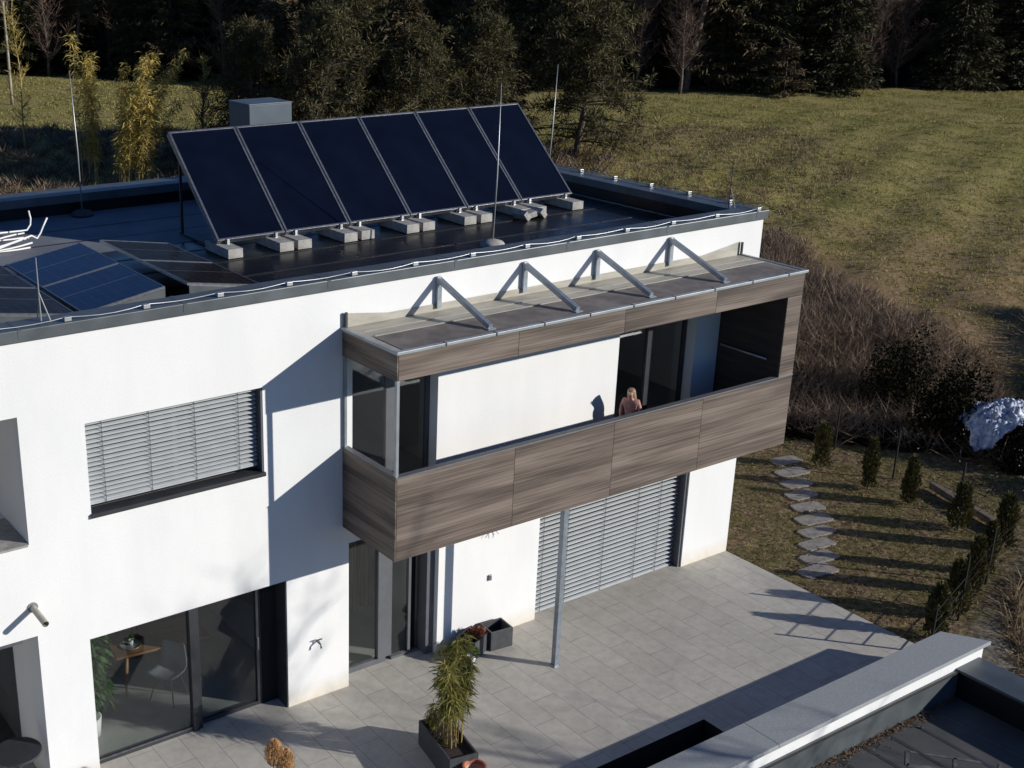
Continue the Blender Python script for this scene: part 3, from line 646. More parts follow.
for x in clx[1:]:
    c = c0.copy(); COL.objects.link(c); c.parent = lw; c.location = (x,.02,0)
for k in range(8):
    c = c0.copy(); COL.objects.link(c); c.parent = lw; c.location = (-.03,.75+.95*k,0)

# ------------------------------------------------------------------ annex with low wall
an = empty('annex_building'); tag(an, 'low annex with concrete-coped white wall and dark seamed flat roof', 'building', kind='thing')
AX = .12
def slab(x0, xi, xo, yo, yi, z0, z1):
    m_ = MB(); m_.v = [(x0,yo,z0),(xo,yo,z0),(xi,yi,z0),(x0,yi,z0),(x0,yo,z1),(xo,yo,z1),(xi,yi,z1),(x0,yi,z1)]
    m_.f = [(0,3,2,1),(4,5,6,7),(0,1,5,4),(1,2,6,5),(2,3,7,6),(3,0,4,7)]; return m_
slab(-14, -.26, .09, -5.03, -4.52, -2.2, .49).build('wall', M['stucco'], an)
for (a, b, c) in ((-14,-9.6,-9.6),(-9.596,-4.8,-4.8),(-4.796,-.22,.17)): slab(a, b, c, -5.09, -4.48, .492, .56).build('coping', M['conc_cop'], an, bev=.006)
MB().box(-14, -.56, -5.075, -5.032, -.18, .27).build('metal_flashing', M['cap'], an); MB().box(-14, .05, -5.10, -5.076, .255, .275).build('flashing_edge', M['joint'], an)
MB().box(-14, -.56, -14, -5.076, -.4, -.18).build('roof', M['memb3'], an)
MB().box(-.56, -.09, -14, -5.033, -2.2, .25).build('wall', M['stucco'], an)
MB().box(-.575, -.5605, -14, -5.077, -.179, .2515).build('parapet_upstand', M['memb'], an)
MB().box(-.60, .02, -14.02, -5.032, .252, .30).build('parapet_cap', M['cap'], an, bev=.006)
f = MB()
for k in range(22):
    x = -1.25-.56*k; f.quad((x,-13.9,-.176),(x+.05,-13.9,-.165),(x+.05,-5.08,-.165),(x,-5.08,-.176)).quad((x+.05,-13.9,-.165),(x+.06,-13.9,-.179),(x+.06,-5.08,-.179),(x+.05,-5.08,-.165))
f.build('membrane_seam', M['memb3'], an, fix=False, )
f = MB(); ch = -.1745
for (xa, ya, xb, yb, w) in ((-2.75,-5.75,-1.85,-6.62,.09),(-2.45,-5.55,-1.65,-6.45,.05),(-2.75,-5.75,-2.45,-5.55,.05),(-2.3,-6.2,-2.02,-6.02,.05),(-1.85,-6.62,-1.6,-6.43,.06),(-3.0,-6.1,-2.1,-7.0,.07)):
    d = Vector((xb-xa, yb-ya, 0)).normalized(); n = Vector((-d.y, d.x, 0))*w/2; f.quad((xa-n.x,ya-n.y,ch),(xb-n.x,yb-n.y,ch),(xb+n.x,yb+n.y,ch),(xa+n.x,ya+n.y,ch))
f.build('chalky_mark', mat('chalky_residue', (.15,.155,.16), (.05,.052,.055), 5, .9), an)
# leaf debris along the flashing foot
def scatter_faces(n, fn, size, rng, up=.2):
    c = fn(n); d = rng.normal(size=(n,3)); d[:,2] *= up; d /= np.linalg.norm(d, axis=1)[:,None]; e_ = rng.normal(size=(n,3)); e_[:,2] *= up
    e_ -= d*(e_*d).sum(1)[:,None]; e_ /= np.linalg.norm(e_, axis=1)[:,None]; s = size*rng.uniform(.5, 1.3, (n,1))
    V = np.concatenate([c-d*s, c+e_*s*.55, c+d*s, c-e_*s*.55], 1).reshape(-1,3); return V, np.arange(4*n).reshape(-1,4)
V, F = scatter_faces(2000, lambda n: np.stack([RNG.uniform(-6,-.7,n), -5.09-RNG.exponential(.045,n), -.172+RNG.exponential(.012,n)], 1), .022, RNG)
tag(np_mesh('leaf_debris', V, F, M['litter']), 'brown leaf debris along the annex roof edge', 'debris', kind='stuff')

# ------------------------------------------------------------------ vegetation builders
def rot_frame(d):
    a = np.where(np.abs(d[:,2:3]) < .95, np.array([[0,0,1.]]), np.array([[1.,0,0]])); u = np.cross(d, a); u /= np.linalg.norm(u, axis=1)[:,None]; return u, np.cross(u, d)
def blades(P, D, Ln, Wd, rng, curl=.0):
    """thin lens-shaped leaves: base P, direction D, length, width -> quads"""
    n = len(P); D = D/np.linalg.norm(D, axis=1)[:,None]; u, w = rot_frame(D); t = rng.uniform(0, 2*PI, (n,1)); s = u*np.cos(t)+w*np.sin(t)
    Ln = np.broadcast_to(Ln, (n,)).reshape(-1,1); Wd = np.broadcast_to(Wd, (n,)).reshape(-1,1); m = P+D*Ln*.45; tip = P+D*Ln; tip[:,2] -= (curl*Ln)[:,0]
    V = np.stack([P, m+s*Wd/2, tip, m-s*Wd/2], 1).reshape(-1,3); return V, np.arange(4*n).reshape(-1,4)
def conifer(name, H, R, n, m, seed, base=.12, droop=.25, sl=.34, sw=.09, trunk=.14, power=.8, gap=0.0, lean=0.0):
    rng = np.random.default_rng(seed); e = empty(name)
    nb = int(n/45); zb = base*H+(1-base)*H*rng.uniform(0,1,nb)**.9*.985; r0 = R*(1-(zb-base*H)/(H*(1-base)))**power*rng.uniform(.55,1.12,nb)+.12
    if gap: r0 *= np.where(rng.uniform(size=nb) < gap, .35, 1)
    az = rng.uniform(0, 2*PI, nb); P = []; D = []; tb = MB()
    per = np.maximum(6, (45*r0/r0.mean()).astype(int))
    for i in range(nb):
        k = per[i]; t = rng.uniform(.12, 1, k)**.75; rr = r0[i]*t; a = az[i]; dz = -droop*rr+.12*rr*t
        side = rng.normal(0, .13, k)*(.3+rr)*.8
        p = np.stack([np.cos(a)*rr-np.sin(a)*side, np.sin(a)*rr+np.cos(a)*side, zb[i]+dz+rng.normal(0,.05,k)], 1); P.append(p)
        d = np.stack([np.cos(a)+rng.normal(0,.6,k), np.sin(a)+rng.normal(0,.6,k), rng.normal(-.15,.35,k)], 1); D.append(d)
    P = np.concatenate(P); D = np.concatenate(D)
    V, F = blades(P, D, sl*rng.uniform(.6,1.3,len(P)), sw*rng.uniform(.6,1.4,len(P)), rng, .15)
    np_mesh('crown', V, F, m, e)
    tb.tube([(0,0,-.3),(lean*.3,0,H*.4),(lean,0,H*.97)], [trunk, trunk*.65, .02], 8)
    for i in range(0, nb, 3):
        a = az[i]; rr = r0[i]*.8; tb.tube([(0,0,zb[i]),(math.cos(a)*rr, math.sin(a)*rr, zb[i]-droop*rr)], [.025,.006], 4, False)
    tb.build('trunk', M['bark'], e, smooth=True, fix=False); return e
def pine(name, H, seed, m, ntw=230, spread=2.3, tk=.16, clear=.25):
    """open pine: curved trunk, visible limbs, needle tufts at the limb ends"""
    rng = np.random.default_rng(seed); e = empty(name); tb = MB(); P = []; D = []
    cx = lambda z: .35*math.sin(z*.5+seed); cyy = lambda z: .25*math.cos(z*.4+seed)
    tb.tube([(cx(z), cyy(z), z) for z in np.linspace(-.3, H, 12)], list(np.linspace(tk, .03, 12)), 8)
    for i in range(ntw//6):
        z = H*(clear+(1-clear)*rng.uniform(0,1)**.85); a = rng.uniform(0, 2*PI); ln = spread*(1-((z/H-clear)/(1-clear))**1.6*.8)*rng.uniform(.5,1.15)
        pts = []; 
        for t in (0,.4,.75,1): pts.append((cx(z)+math.cos(a)*ln*t, cyy(z)+math.sin(a)*ln*t, z+ln*(.10*t-.18*t*t)+rng.normal(0,.05)))
        tb.tube(pts, [.045,.03,.018,.008], 5, False)
        for k in range(6):
            t = rng.uniform(.35, 1.0); c = np.array(pts[0])*(1-t)+np.array(pts[3])*t + rng.normal(0,.26,3)*np.array([1,1,.6]); c[2] += .05
            q = 40; dd = rng.normal(size=(q,3)); dd[:,2] += .5; dd /= np.linalg.norm(dd, axis=1)[:,None]
            P.append(c+dd*rng.uniform(0,.24,(q,1))); D.append(dd)
    P = np.concatenate(P); D = np.concatenate(D)
    V, F = blades(P, D, .24*rng.uniform(.6,1.3,len(P)), .035*rng.uniform(.6,1.4,len(P)), rng, .1)
    np_mesh('crown', V, F, m, e); tb.build('trunk', M['bark'], e, smooth=True, fix=False); return e
def bare_tree(name, H, seed, m_twig, m_bark, tk=.09, n=900, spread=1.2, clear=.25, tl=.6):
    rng = np.random.default_rng(seed); e = empty(name); tb = MB()
    px = rng.normal(0,.05,8).cumsum(); py = rng.normal(0,.05,8).cumsum(); zs = np.linspace(-.3, H, 8)
    tb.tube([(px[i],py[i],zs[i]) for i in range(8)], list(np.linspace(tk,.015,8)), 8); P = []; D = []
    for i in range(n//22):
        z = H*(clear+(1-clear)*rng.uniform()); x0 = np.interp(z, zs, px); y0 = np.interp(z, zs, py); a = rng.uniform(0,2*PI); ln = spread*(1.1-z/H*.8)*rng.uniform(.5,1.2)
        p1 = np.array([x0+math.cos(a)*ln*.5, y0+math.sin(a)*ln*.5, z+ln*.45]); p2 = np.array([x0+math.cos(a)*ln, y0+math.sin(a)*ln, z+ln*1.1])
        tb.tube([(x0,y0,z), tuple(p1), tuple(p2)], [.024,.014,.005], 4, False)
        k = 22; t = rng.uniform(0,1,(k,1)); b = np.array([x0,y0,z])*(1-t)+p2*t; dd = rng.normal(size=(k,3)); dd[:,2] = np.abs(dd[:,2])+.3; P.append(b); D.append(dd)
    V, F = blades(np.concatenate(P), np.concatenate(D), tl*rng.uniform(.4,1.2,len(P)*22), .018, rng)
    np_mesh('twigs', V, F, m_twig, e); tb.build('trunk', m_bark, e, smooth=True, fix=False); return e
def place(o, x, y, rz=None, s=1.0, dz=0.0, tilt=None):
    o.location = (x, y, float(hgt(x, y))+dz); o.rotation_euler = (0 if tilt is None else tilt[0], 0 if tilt is None else tilt[1], random.uniform(0,6.28) if rz is None else rz); o.scale = (s,s,s*random.uniform(.93,1.08)); return o

# forest edge ---------------------------------------------------------
random.seed(11)
protos = [conifer('spruce_tree', 9, 2.4, 19000, M['spruce'], 21, .01, .3, .32, .07), conifer('spruce_tree', 10, 2.2, 19000, M['spruce'], 22, .03, .38, .32, .07, gap=.15),
          conifer('spruce_tree', 8.5, 2.3, 16000, M['spruce2'], 23, .08, .2, .32, .06, gap=.3), pine('pine_tree', 9, 24, M['pine'], 260, 2.0, .17, .3), conifer('spruce_tree', 10, 2.1, 15000, M['spruce'], 25, .16, .35, .32, .07, gap=.25), bare_tree('bare_tree', 8, 26, M['twig_red'], M['bark'], .09, 2600, 1.5, .08, .6)]
edge = [(-14,76),(6.2,61.8),(16.1,54.5),(26.4,41.3),(31.2,34.2),(40.9,29.6),(53,26.0),(78,15.6)]
def along(t):
    ls = [math.dist(a, b) for a, b in zip(edge[:-1], edge[1:])]; t *= sum(ls)
    for (a, b), l in zip(zip(edge[:-1], edge[1:]), ls):
        if t <= l or b == edge[-1]: 
            f = t/l; return a[0]+(b[0]-a[0])*f, a[1]+(b[1]-a[1])*f
        t -= l
used = [False]*len(protos); LAB = {'bare': 'reddish brown bare tree in the forest edge beyond the meadow', 'spruce': 'dark spruce in the dense forest edge beyond the sloping meadow', 'brown': 'thin brownish conifer in the dark forest edge beyond the meadow', 'pine': 'open pine in the dark forest edge beyond the meadow'}
cnt = 0
for row, (off, n_) in enumerate([(1.0, 46), (4.0, 42), (8.0, 36), (13.5, 34), (21, 34)]):
    for i in range(n_):
        x, y = along((i+random.uniform(.1,.9))/n_); x += .46*off+random.uniform(-.9,.9); y += .89*off+random.uniform(-1,1)
        k = random.choices(range(6), [4,3,3,2,2,2.5 if row < 2 else .5])[0]
        o = protos[k] if not used[k] else dup(protos[k]); used[k] = True
        place(o, x, y, None, random.uniform(.8,1.2)); lab = 'bare' if k == 5 else 'pine' if k == 3 else 'brown' if k == 2 else 'spruce'
        tag(o, LAB[lab], 'tree', {'bare':'bare trees of the far forest edge','pine':'open pines of the far forest edge','brown':'brownish conifers of the far forest edge','spruce':'dark spruces of the far forest edge'}[lab], 'thing')
# distinct ones at the edge
o = bare_tree('bare_tree', 7.5, 31, M['twig_red'], M['bark'], .1, 2200, 1.3, .1, .7); place(o, 33.0, 32.6, 0, 1); tag(o, 'reddish bare tree at the forest edge just right of the big loose pine', 'tree', kind='thing')
o = conifer('spruce_tree', 3.1, 1.5, 2600, M['spruce2'], 33, .0, .1, .3, .05, .05, .9); place(o, 37.4, 29.6, 0, 1); tag(o, 'small pointed pale brown conifer standing before the middle of the forest edge', 'tree', kind='thing')
# bushes between field and forest, brownish twigs
# near grove behind the house -----------------------------------------
random.seed(5)
g = [pine('pine_tree', 6.8, 41, M['pine'], 560, 3.1, .2, .08), pine('pine_tree', 7.2, 42, M['pine'], 470, 3.2, .17, .14), conifer('spruce_tree', 7, 2.6, 14000, M['spruce2'], 43, .05, .25, .3, .06, .16, .7, .2)]
spots = [(3.71,25.6,0,0.79,'leftmost pine of the grove behind the ventilation unit, with low drooping boughs'), (5.2,23.14,1,0.84,'open pine with a pale split trunk behind the third collector'), (7.4,25.6,0,0.92,'pine in the grove behind the gap between third and fourth collectors'),
 (8.37,21.73,1,0.79,'slender pine of the grove behind the fourth collector'), (10.13,25.16,2,0.92,'bushy brown-green conifer of the grove behind the fifth collector'), (11.63,22.26,0,0.84,'dense pine of the grove behind the tall lightning rod'), (6.88,29.12,2,0.88,'rear conifer at the left of the grove, half hidden by nearer pines'), (10.75,29.12,0,0.97,'rear pine in the middle of the grove, half hidden by nearer conifers'), (5.82,27.54,2,0.88,'rear conifer at the far left of the grove, above the ventilation unit'), (8.99,30.44,2,0.97,'rear brownish conifer behind the middle of the grove'), (12.86,24.72,1,0.88,'open pine of the grove between tall rod and big loose pine'), (14.62,26.04,2,0.88,'rear conifer at the right of the grove, left of the big loose pine')]
fl_ = [False]*3
for (x, y, k, s, lab) in spots:
    o = g[k] if not fl_[k] else dup(g[k]); fl_[k] = True; place(o, x, y, None, s); tag(o, lab, 'tree', 'grove of pines behind the house', 'thing')
o = pine('pine_tree', 7.6, 47, M['pine'], 800, 2.7, .14, .06); place(o, 16.2, 22.3, 2.0, 1); tag(o, 'large loose pine right of the collectors with boughs reaching over the meadow', 'tree', kind='thing')
o = bare_tree('bare_tree', 12, 57, M['twig_red'], M['bark'], .12, 900, 2.6, .3, .7); place(o, 4.7, -16.2, 0, 1); tag(o, 'tall bare tree on the slope beyond the annex, shading the white wall', 'tree', kind='thing')
# thin trees and bamboos at the left
o = bare_tree('birch_tree', 6.5, 51, M['bamboo'], M['culm'], .035, 900, .7, .12, .3); place(o, -1.4, 34.6, 0, 1); tag(o, 'thin yellow-stemmed sapling at the left picture edge beyond the roof', 'tree', kind='thing')
o = bare_tree('birch_tree', 11, 52, M['twig'], M['birch'], .09, 1500, 1.3, .35, .5); place(o, 3.2, 50, 0, 1); tag(o, 'pale-barked bare birch in front of the forest at far left', 'tree', kind='thing')
def bamboo(name, H, seed, nc, spread, lean, nl=30, lm=None, ll=.28, cr=.016, base_r=.2, low=.25, lw_=.035):
    rng = np.random.default_rng(seed); e = empty(name); cm = MB(); P = []; D = []
    for c in range(nc):
        a = rng.uniform(0,2*PI); b = np.array([math.cos(a), math.sin(a)])*base_r*rng.uniform(0,1)**.5; out = rng.normal(0,spread,2)+np.array(lean)*rng.uniform(.5,1.2); hh = H*rng.uniform(.6,1.05)
        pts = [(b[0]+out[0]*t**2*hh, b[1]+out[1]*t**2*hh, hh*t*(1-.08*t)) for t in np.linspace(0,1,7)]
        cm.tube(pts, list(np.linspace(cr,.004,7)), 5, False); A = np.array(pts)
        k = int(nl*hh/H); t = rng.uniform(low,1,k)**.8*6; i0 = np.minimum(t.astype(int),5); fr = (t-i0)[:,None]; pp = A[i0]*(1-fr)+A[i0+1]*fr
        for j in range(4):
            P.append(pp+rng.normal(0,.07,(k,3))*H/4); d = rng.normal(size=(k,3)); d[:,2] = d[:,2]*.5-.25; D.append(d)
    P = np.concatenate(P); D = np.concatenate(D); V, F = blades(P, D, ll*rng.uniform(.5,1.3,len(P)), lw_, rng, .25)
    np_mesh('leaves', V, F, lm or M['bamboo'], e); cm.build('culms', M['culm'], e, smooth=True, fix=False); return e
o = bamboo('bamboo_clump', 5.6, 61, 7, .03, (0.0,0), 90, ll=.26, base_r=.35, low=.15); place(o, -1.1, 28.6, 0, 1); tag(o, 'slim upright yellow bamboo clump behind the left lightning rod', 'bamboo', kind='thing')
o = bamboo('bamboo_clump', 5.4, 62, 22, .12, (.20,-.02), 120, ll=.25, base_r=.7, low=.15); place(o, .2, 27.5, 0, 1); tag(o, 'broad yellow bamboo clump leaning right left of the ventilation unit', 'bamboo', kind='thing')
o = bare_tree('sapling', 3.2, 63, M['bamboo'], M['bark'], .05, 900, .8, .1, .3); place(o, 4.4, 30.5, 0, 1); tag(o, 'small dark sapling between the broad bamboo and the ventilation unit', 'tree', kind='thing')

# ------------------------------------------------------------------ blades as stuff
def grass_field(name, n, fn, hh, ww, m, label, cat, lean=.45, keep=None, seed=1, clump=0):
    rng = np.random.default_rng(seed); x, y = fn(n, rng)
    if clump:
        k = max(1, n//clump); i = rng.integers(0, k, n); x = x[:k][i]+rng.normal(0,.09,n); y = y[:k][i]+rng.normal(0,.09,n)
    if keep is not None: kk = keep(x, y); x = x[kk]; y = y[kk]
    z = hgt(x, y)-.02; P = np.stack([x,y,z], 1); D = np.stack([rng.normal(0,lean,len(x)), rng.normal(0,lean,len(x)), np.ones(len(x))], 1)
    V, F = blades(P, D, hh*rng.uniform(.4,1.25,len(x)), ww*rng.uniform(.6,1.4,len(x)), rng, .1)
    return tag(np_mesh(name, V, F, m), label, cat, kind='stuff')
def poly_pts(poly):
    poly = np.array(poly, float); lo = poly.min(0); hi = poly.max(0)
    def inside(x, y):
        c = np.zeros(len(x), bool); j_ = len(poly)-1
        for i in range(len(poly)):
            xi, yi = poly[i]; xj, yj = poly[j_]; c ^= ((yi > y) != (yj > y)) & (x < (xj-xi)*(y-yi)/(yj-yi+1e-12)+xi); j_ = i
        return c
    def fn(n, rng):
        X = np.empty(0); Y = np.empty(0)
        while len(X) < n:
            x = rng.uniform(lo[0],hi[0],n); y = rng.uniform(lo[1],hi[1],n); k = inside(x,y); X = np.concatenate([X,x[k]]); Y = np.concatenate([Y,y[k]])
        return X[:n], Y[:n]
    return fn
scr = [(.5,9.5),(9,3.9),(11.4,1.2),(12.2,2),(12.6,5.2),(13.4,8),(15.0,11.6),(9,14.5),(1,14.5)]
grass_field('dry_scrub', 62000, poly_pts(scr), .85, .014, M['twig'], 'brown dry scrub on the bank right of the house', 'scrub', .75, seed=2, clump=14)
grass_field('dry_scrub', 26000, poly_pts([(12,.5),(9.5,-2),(14,-5),(22,-3),(17,4)]), 1.0, .02, M['twig'], 'tangled brown scrub at the right picture edge beyond the tarp', 'scrub', .6, seed=3, clump=20)
gard = lambda n, r: (r.uniform(.03, 7.2, n), r.uniform(-4.4, 7.5, n))
grass_field('garden_grass', 15000, gard, .07, .012, M['grass'], 'short patchy winter grass in the garden beside the patio', 'grass', .7, seed=4, clump=30, keep=lambda x, y: (y > -4.1+.317*x-.1) | (x < .5))
V, F = scatter_faces(16000, lambda n: (lambda x, y: np.stack([x, y, hgt(x, y)+.012+RNG.uniform(0,.02,n)], 1))(RNG.uniform(.05,7.5,n), RNG.uniform(-4,7.5,n)), .024, RNG, .45)
tag(np_mesh('fallen_leaves', V, F, M['litter']), 'brown fallen leaves scattered over the garden soil', 'leaves', kind='stuff')
near = [(13,2),(17.5,14),(10,19),(16,30),(30,34),(40,29),(53,25.4),(72,16),(60,0),(34,-8),(18,-6)]
grass_field('meadow_grass', 260000, poly_pts(near), .12, .026, M['grass'], 'tufted winter meadow grass on the slope beyond the scrub', 'grass', .6, seed=5, clump=5)
grass_field('meadow_grass', 50000, poly_pts([(-12,44),(-12,64),(6,60.5),(16,53.5),(24,44),(14,36),(2,41)]), .14, .04, M['grass'], 'short meadow grass on the level field behind the bamboo', 'grass', .6, seed=16, clump=5)
grass_field('undergrowth', 46000, poly_pts([(-9,30),(-3,25.5),(2,22),(8,20),(14,18.5),(18,22),(17,27),(12,32),(6,37),(0,40.5),(-8,43)]), .55, .028, M['twig'], 'low brown undergrowth behind the house below the bamboo', 'undergrowth', .7, seed=6, clump=28)
grass_field('dry_tufts', 13000, poly_pts([(13,16),(17,13),(24,15),(28,21),(22,27),(15,22)]), .22, .024, M['drygrass'], 'tawny dry grass tufts on the meadow edge behind the roof', 'grass', .6, seed=7, clump=7)
grass_field('dry_tufts', 34000, poly_pts([(1.3,-4.9),(2.9,-4.0),(5.2,-3.4),(7.5,-3.5),(7,-8),(.6,-8)]), .6, .016, M['drygrass'], 'tall tan dry grass beyond the garden fence corner', 'grass', 1.2, seed=8, clump=22)
V, F = scatter_faces(260, lambda n: (lambda x, y: np.stack([x, y, hgt(x, y)+RNG.uniform(.05,1.0,n)], 1))(RNG.uniform(6.8,10.5,n), RNG.uniform(-1.8,1.6,n)), .026, RNG, 1)
tag(np_mesh('pale_leaves', V, F, leaf('pale_dead_leaves', (.42,.40,.37), (.2,.185,.17), .2)), 'pale dead leaves clinging to twigs below the tarp', 'leaves', kind='stuff')

grass_field('scrub_fringe', 11000, poly_pts([(12.1,1.6),(13.3,2.6),(13.8,6.0),(15.0,9.2),(16.8,12.6),(12,16.5),(9,14.5),(14.8,11.6),(13.2,8),(12.4,5)]), .36, .014, M['twig'], 'sparse brown stalks where the scrub bank thins into the meadow', 'scrub', .8, seed=14, clump=5)
grass_field('bramble_twigs', 9000, poly_pts([(5.7,3.6),(7.4,1.2),(8.6,-1.6),(10.8,-2.6),(11.6,1.6),(9.6,4.6),(8.1,5.9),(6,6.6)]), .9, .012, M['twig'], 'tangled bare bramble twigs over the dark shade leaves', 'brambles', .9, seed=15, clump=16)
# ------------------------------------------------------------------ garden
def thuja_tree(seed):
    rng = np.random.default_rng(seed); e = empty('thuja_shrub'); n = 1900; t = rng.uniform(0,1,n)**.8; r = rng.uniform(.115,.165)*np.sqrt(1-t**1.7)*(1+.25*np.sin(9*t+seed))*rng.uniform(.35,1.2,n)+.012; a = rng.uniform(0,2*PI,n)
    P = np.stack([np.cos(a)*r, np.sin(a)*r, .04+t*.98], 1); D = np.stack([np.cos(a)*.5+rng.normal(0,.3,n), np.sin(a)*.5+rng.normal(0,.3,n), np.ones(n)*.9], 1)
    V, F = blades(P, D, .10*rng.uniform(.5,1.3,n), .035, rng); np_mesh('foliage', V, F, M['thuja'], e); MB().tube([(0,0,-.1),(0,0,.8)], [.02,.006], 6).build('stem', M['bark'], e); return e
tp = [thuja_tree(71+q) for q in range(4)]; tf = [False]*4; random.seed(9)
TH_ = [(4.97,1.72,1.0,'thuja farthest left in the garden row, by the top of the stepping stones'), (4.83,.41,1.02,'second thuja from the top of the garden row'), (4.87,-.51,1.0,'third thuja in the garden row, in front of a thin dark post'),
 (4.64,-1.77,1.0,'fourth thuja in the garden row, before the timber edging'), (4.55,-2.72,1.05,'corner thuja where the garden row turns towards the patio'), (3.35,-3.12,1.0,'second thuja of the lower row from the corner'), (2.45,-3.42,1.05,'third thuja of the lower row from the corner'),
 (1.45,-3.72,1.05,'fourth thuja of the lower row, right of the dark fence post'), (.5,-3.98,1.0,'thuja nearest the concrete coping, shading the patio')]
for i, (x, y, s, lab) in enumerate(TH_):
    k = i % 4; o = tp[k] if not tf[k] else dup(tp[k]); tf[k] = True; place(o, x, y, None, s); tag(o, lab, 'shrub', 'thuja shrubs along the garden fence', 'thing')
random.seed(13)
SP = [(4.62,2.35),(4.2,1.85),(3.78,1.4),(3.38,.95),(3.0,.5),(2.62,.05),(2.2,-.35),(1.75,-.7),(1.32,-1.08),(.85,-1.42)]
ordn = ['topmost stepping stone, closest to the first thuja','second stepping stone from the top of the path','third stepping stone from the top of the path','fourth stepping stone from the top of the path','fifth stepping stone from the top of the path','fifth stepping stone up from the patio','fourth stepping stone up from the patio','third stepping stone up from the patio','second stepping stone up from the patio','lowest stepping stone, right beside the patio edge']
for (x, y), lab in zip(SP, ordn):
    s = MB(); top = []; r1_ = .37*random.uniform(.9,1.08); r2_ = .19*random.uniform(.95,1.04); A = math.radians(-10+random.uniform(-5,5))
    for (cx_, cy_) in ((1,.72),(.86,1),(.1,1),(-.8,1),(-1,.75),(-1,-.7),(-.85,-1),(.05,-1),(.84,-1),(1,-.74)):
        u, v = r1_*(cx_+random.uniform(-.04,.04)), r2_*(cy_+random.uniform(-.06,.06)); top.append((u*math.cos(A)-v*math.sin(A), u*math.sin(A)+v*math.cos(A)))
    n = len(top)
    b = len(s.v); s.v += [(p[0],p[1],.0) for p in top]+[(p[0],p[1],-.08) for p in top]; s.f.append(tuple(range(n))); s.f += [(k,(k+1)%n,n+(k+1)%n,n+k) for k in range(n)]
    o = s.build('stepping_stone', M['stone'], bev=.008); o.location = (x, y, float(hgt(x,y))+.03); tag(o, lab, 'stepping stone', 'stepping stones through the garden', 'thing')
# fence
FN = [(-.06,-4.27,.82),(1.38,-3.86,1.22),(3.0,-3.36,1.1),(5.0,-2.95,1.15),(5.35,-1.3,1.1),(5.75,.45,1.15),(6.1,2.2,1.1)]
fe = empty('garden_fence'); tag(fe, 'thin dark post-and-wire fence behind the thuja row', 'fence', kind='thing')
for x, y, hh in FN:
    z = float(hgt(x,y)) if x > 0 else 0
    MB().box(x-.016,x+.016,y-.016,y+.016,z-.02,z+hh).build('post', M['post'], fe)
f = MB()
for (a, b) in zip(FN[:-1], FN[1:]):
    for hz in (.15,.35,.55,.76):
        f.tube([(a[0],a[1],float(hgt(*a[:2]))+.05+hz),(b[0],b[1],float(hgt(*b[:2]))+.05+hz)], .008 if a is FN[0] else .004, 5)
f.build('rail', M['post'], fe)
for (xa,ya,xb,yb,lab) in ((5.9,-.35,5.55,-1.35,'upper length of old timber edging beyond the thujas'),(5.5,-1.5,5.2,-2.45,'lower length of old timber edging beyond the thujas')):
    o = MB().bar((xa,ya,.08),(xb,yb,.05),.14,.14).build('timber_log', M['timber'], bev=.01); tag(o, lab, 'timber', 'old timber edging beyond the thujas', 'thing')
# evergreen ivy bushes and hedge at the right
def bush(name, seed, n, rx, ry, rz_, m, size=.075):
    rng = np.random.default_rng(seed); e = empty(name); cs = rng.normal(0,1,(16,3)); cs /= np.linalg.norm(cs,axis=1)[:,None]; cs *= rng.uniform(.3,.75,(16,1)); cs[:,2] = np.abs(cs[:,2])
    i = rng.integers(0,16,n); p = cs[i]; d = rng.normal(size=(n,3)); d /= np.linalg.norm(d,axis=1)[:,None]; p = p+d*(.38*rng.uniform(.3,1,(n,1))**.4); p *= np.array([rx,ry,rz_]); p = p[p[:,2] > 0]
    V, F = blades(p, rng.normal(size=p.shape), size*rng.uniform(.6,1.4,len(p)), size*.7, rng); np_mesh('foliage', V, F, m, e)
    tb = MB()
    for k in range(6): tb.tube([(0,0,-.1),(cs[k][0]*rx*.5,cs[k][1]*ry*.5,cs[k][2]*rz_*.6),(cs[k][0]*rx,cs[k][1]*ry,cs[k][2]*rz_)], [.05,.03,.01], 5, False)
    tb.build('branches', M['bark'], e, fix=False); return e
for i, (x, y, rx, ry, rz_, lab) in enumerate([(8.5,1.0,1.0,1.0,2.5,'dark rounded ivy-covered bush left of the pale tarp'), (9.4,2.9,1.2,1.1,2.0,'dark bush behind the ivy-covered bush at the foot of the scrub bank'), (8.9,-.7,1.0,.8,1.2,'dark tangled bush just below the pale tarp'), (8.2,-2.4,1.2,1.1,1.0,'dark bush at the right picture edge well below the tarp')]):
    o = bush('evergreen_bush', 80+i, 7000, rx, ry, rz_, M['ivy']); place(o, x, y, 0); tag(o, lab, 'bush', 'dark bushes beyond the garden', 'thing')
grass_field('shade_cover', 26000, poly_pts([(5.7,3.4),(7.4,1.4),(8.8,-.2),(10.5,-.8),(11.2,1.6),(10.4,2.9),(9.4,4.4),(8.1,5.7),(6,6.3)]), .32, .05, M['ivy'], 'dark ivy leaves standing in for shade at the foot of the scrub bank', 'ivy', .9, seed=12, clump=20)  # dark leaf colour stands in for the bushes' shade on the ground
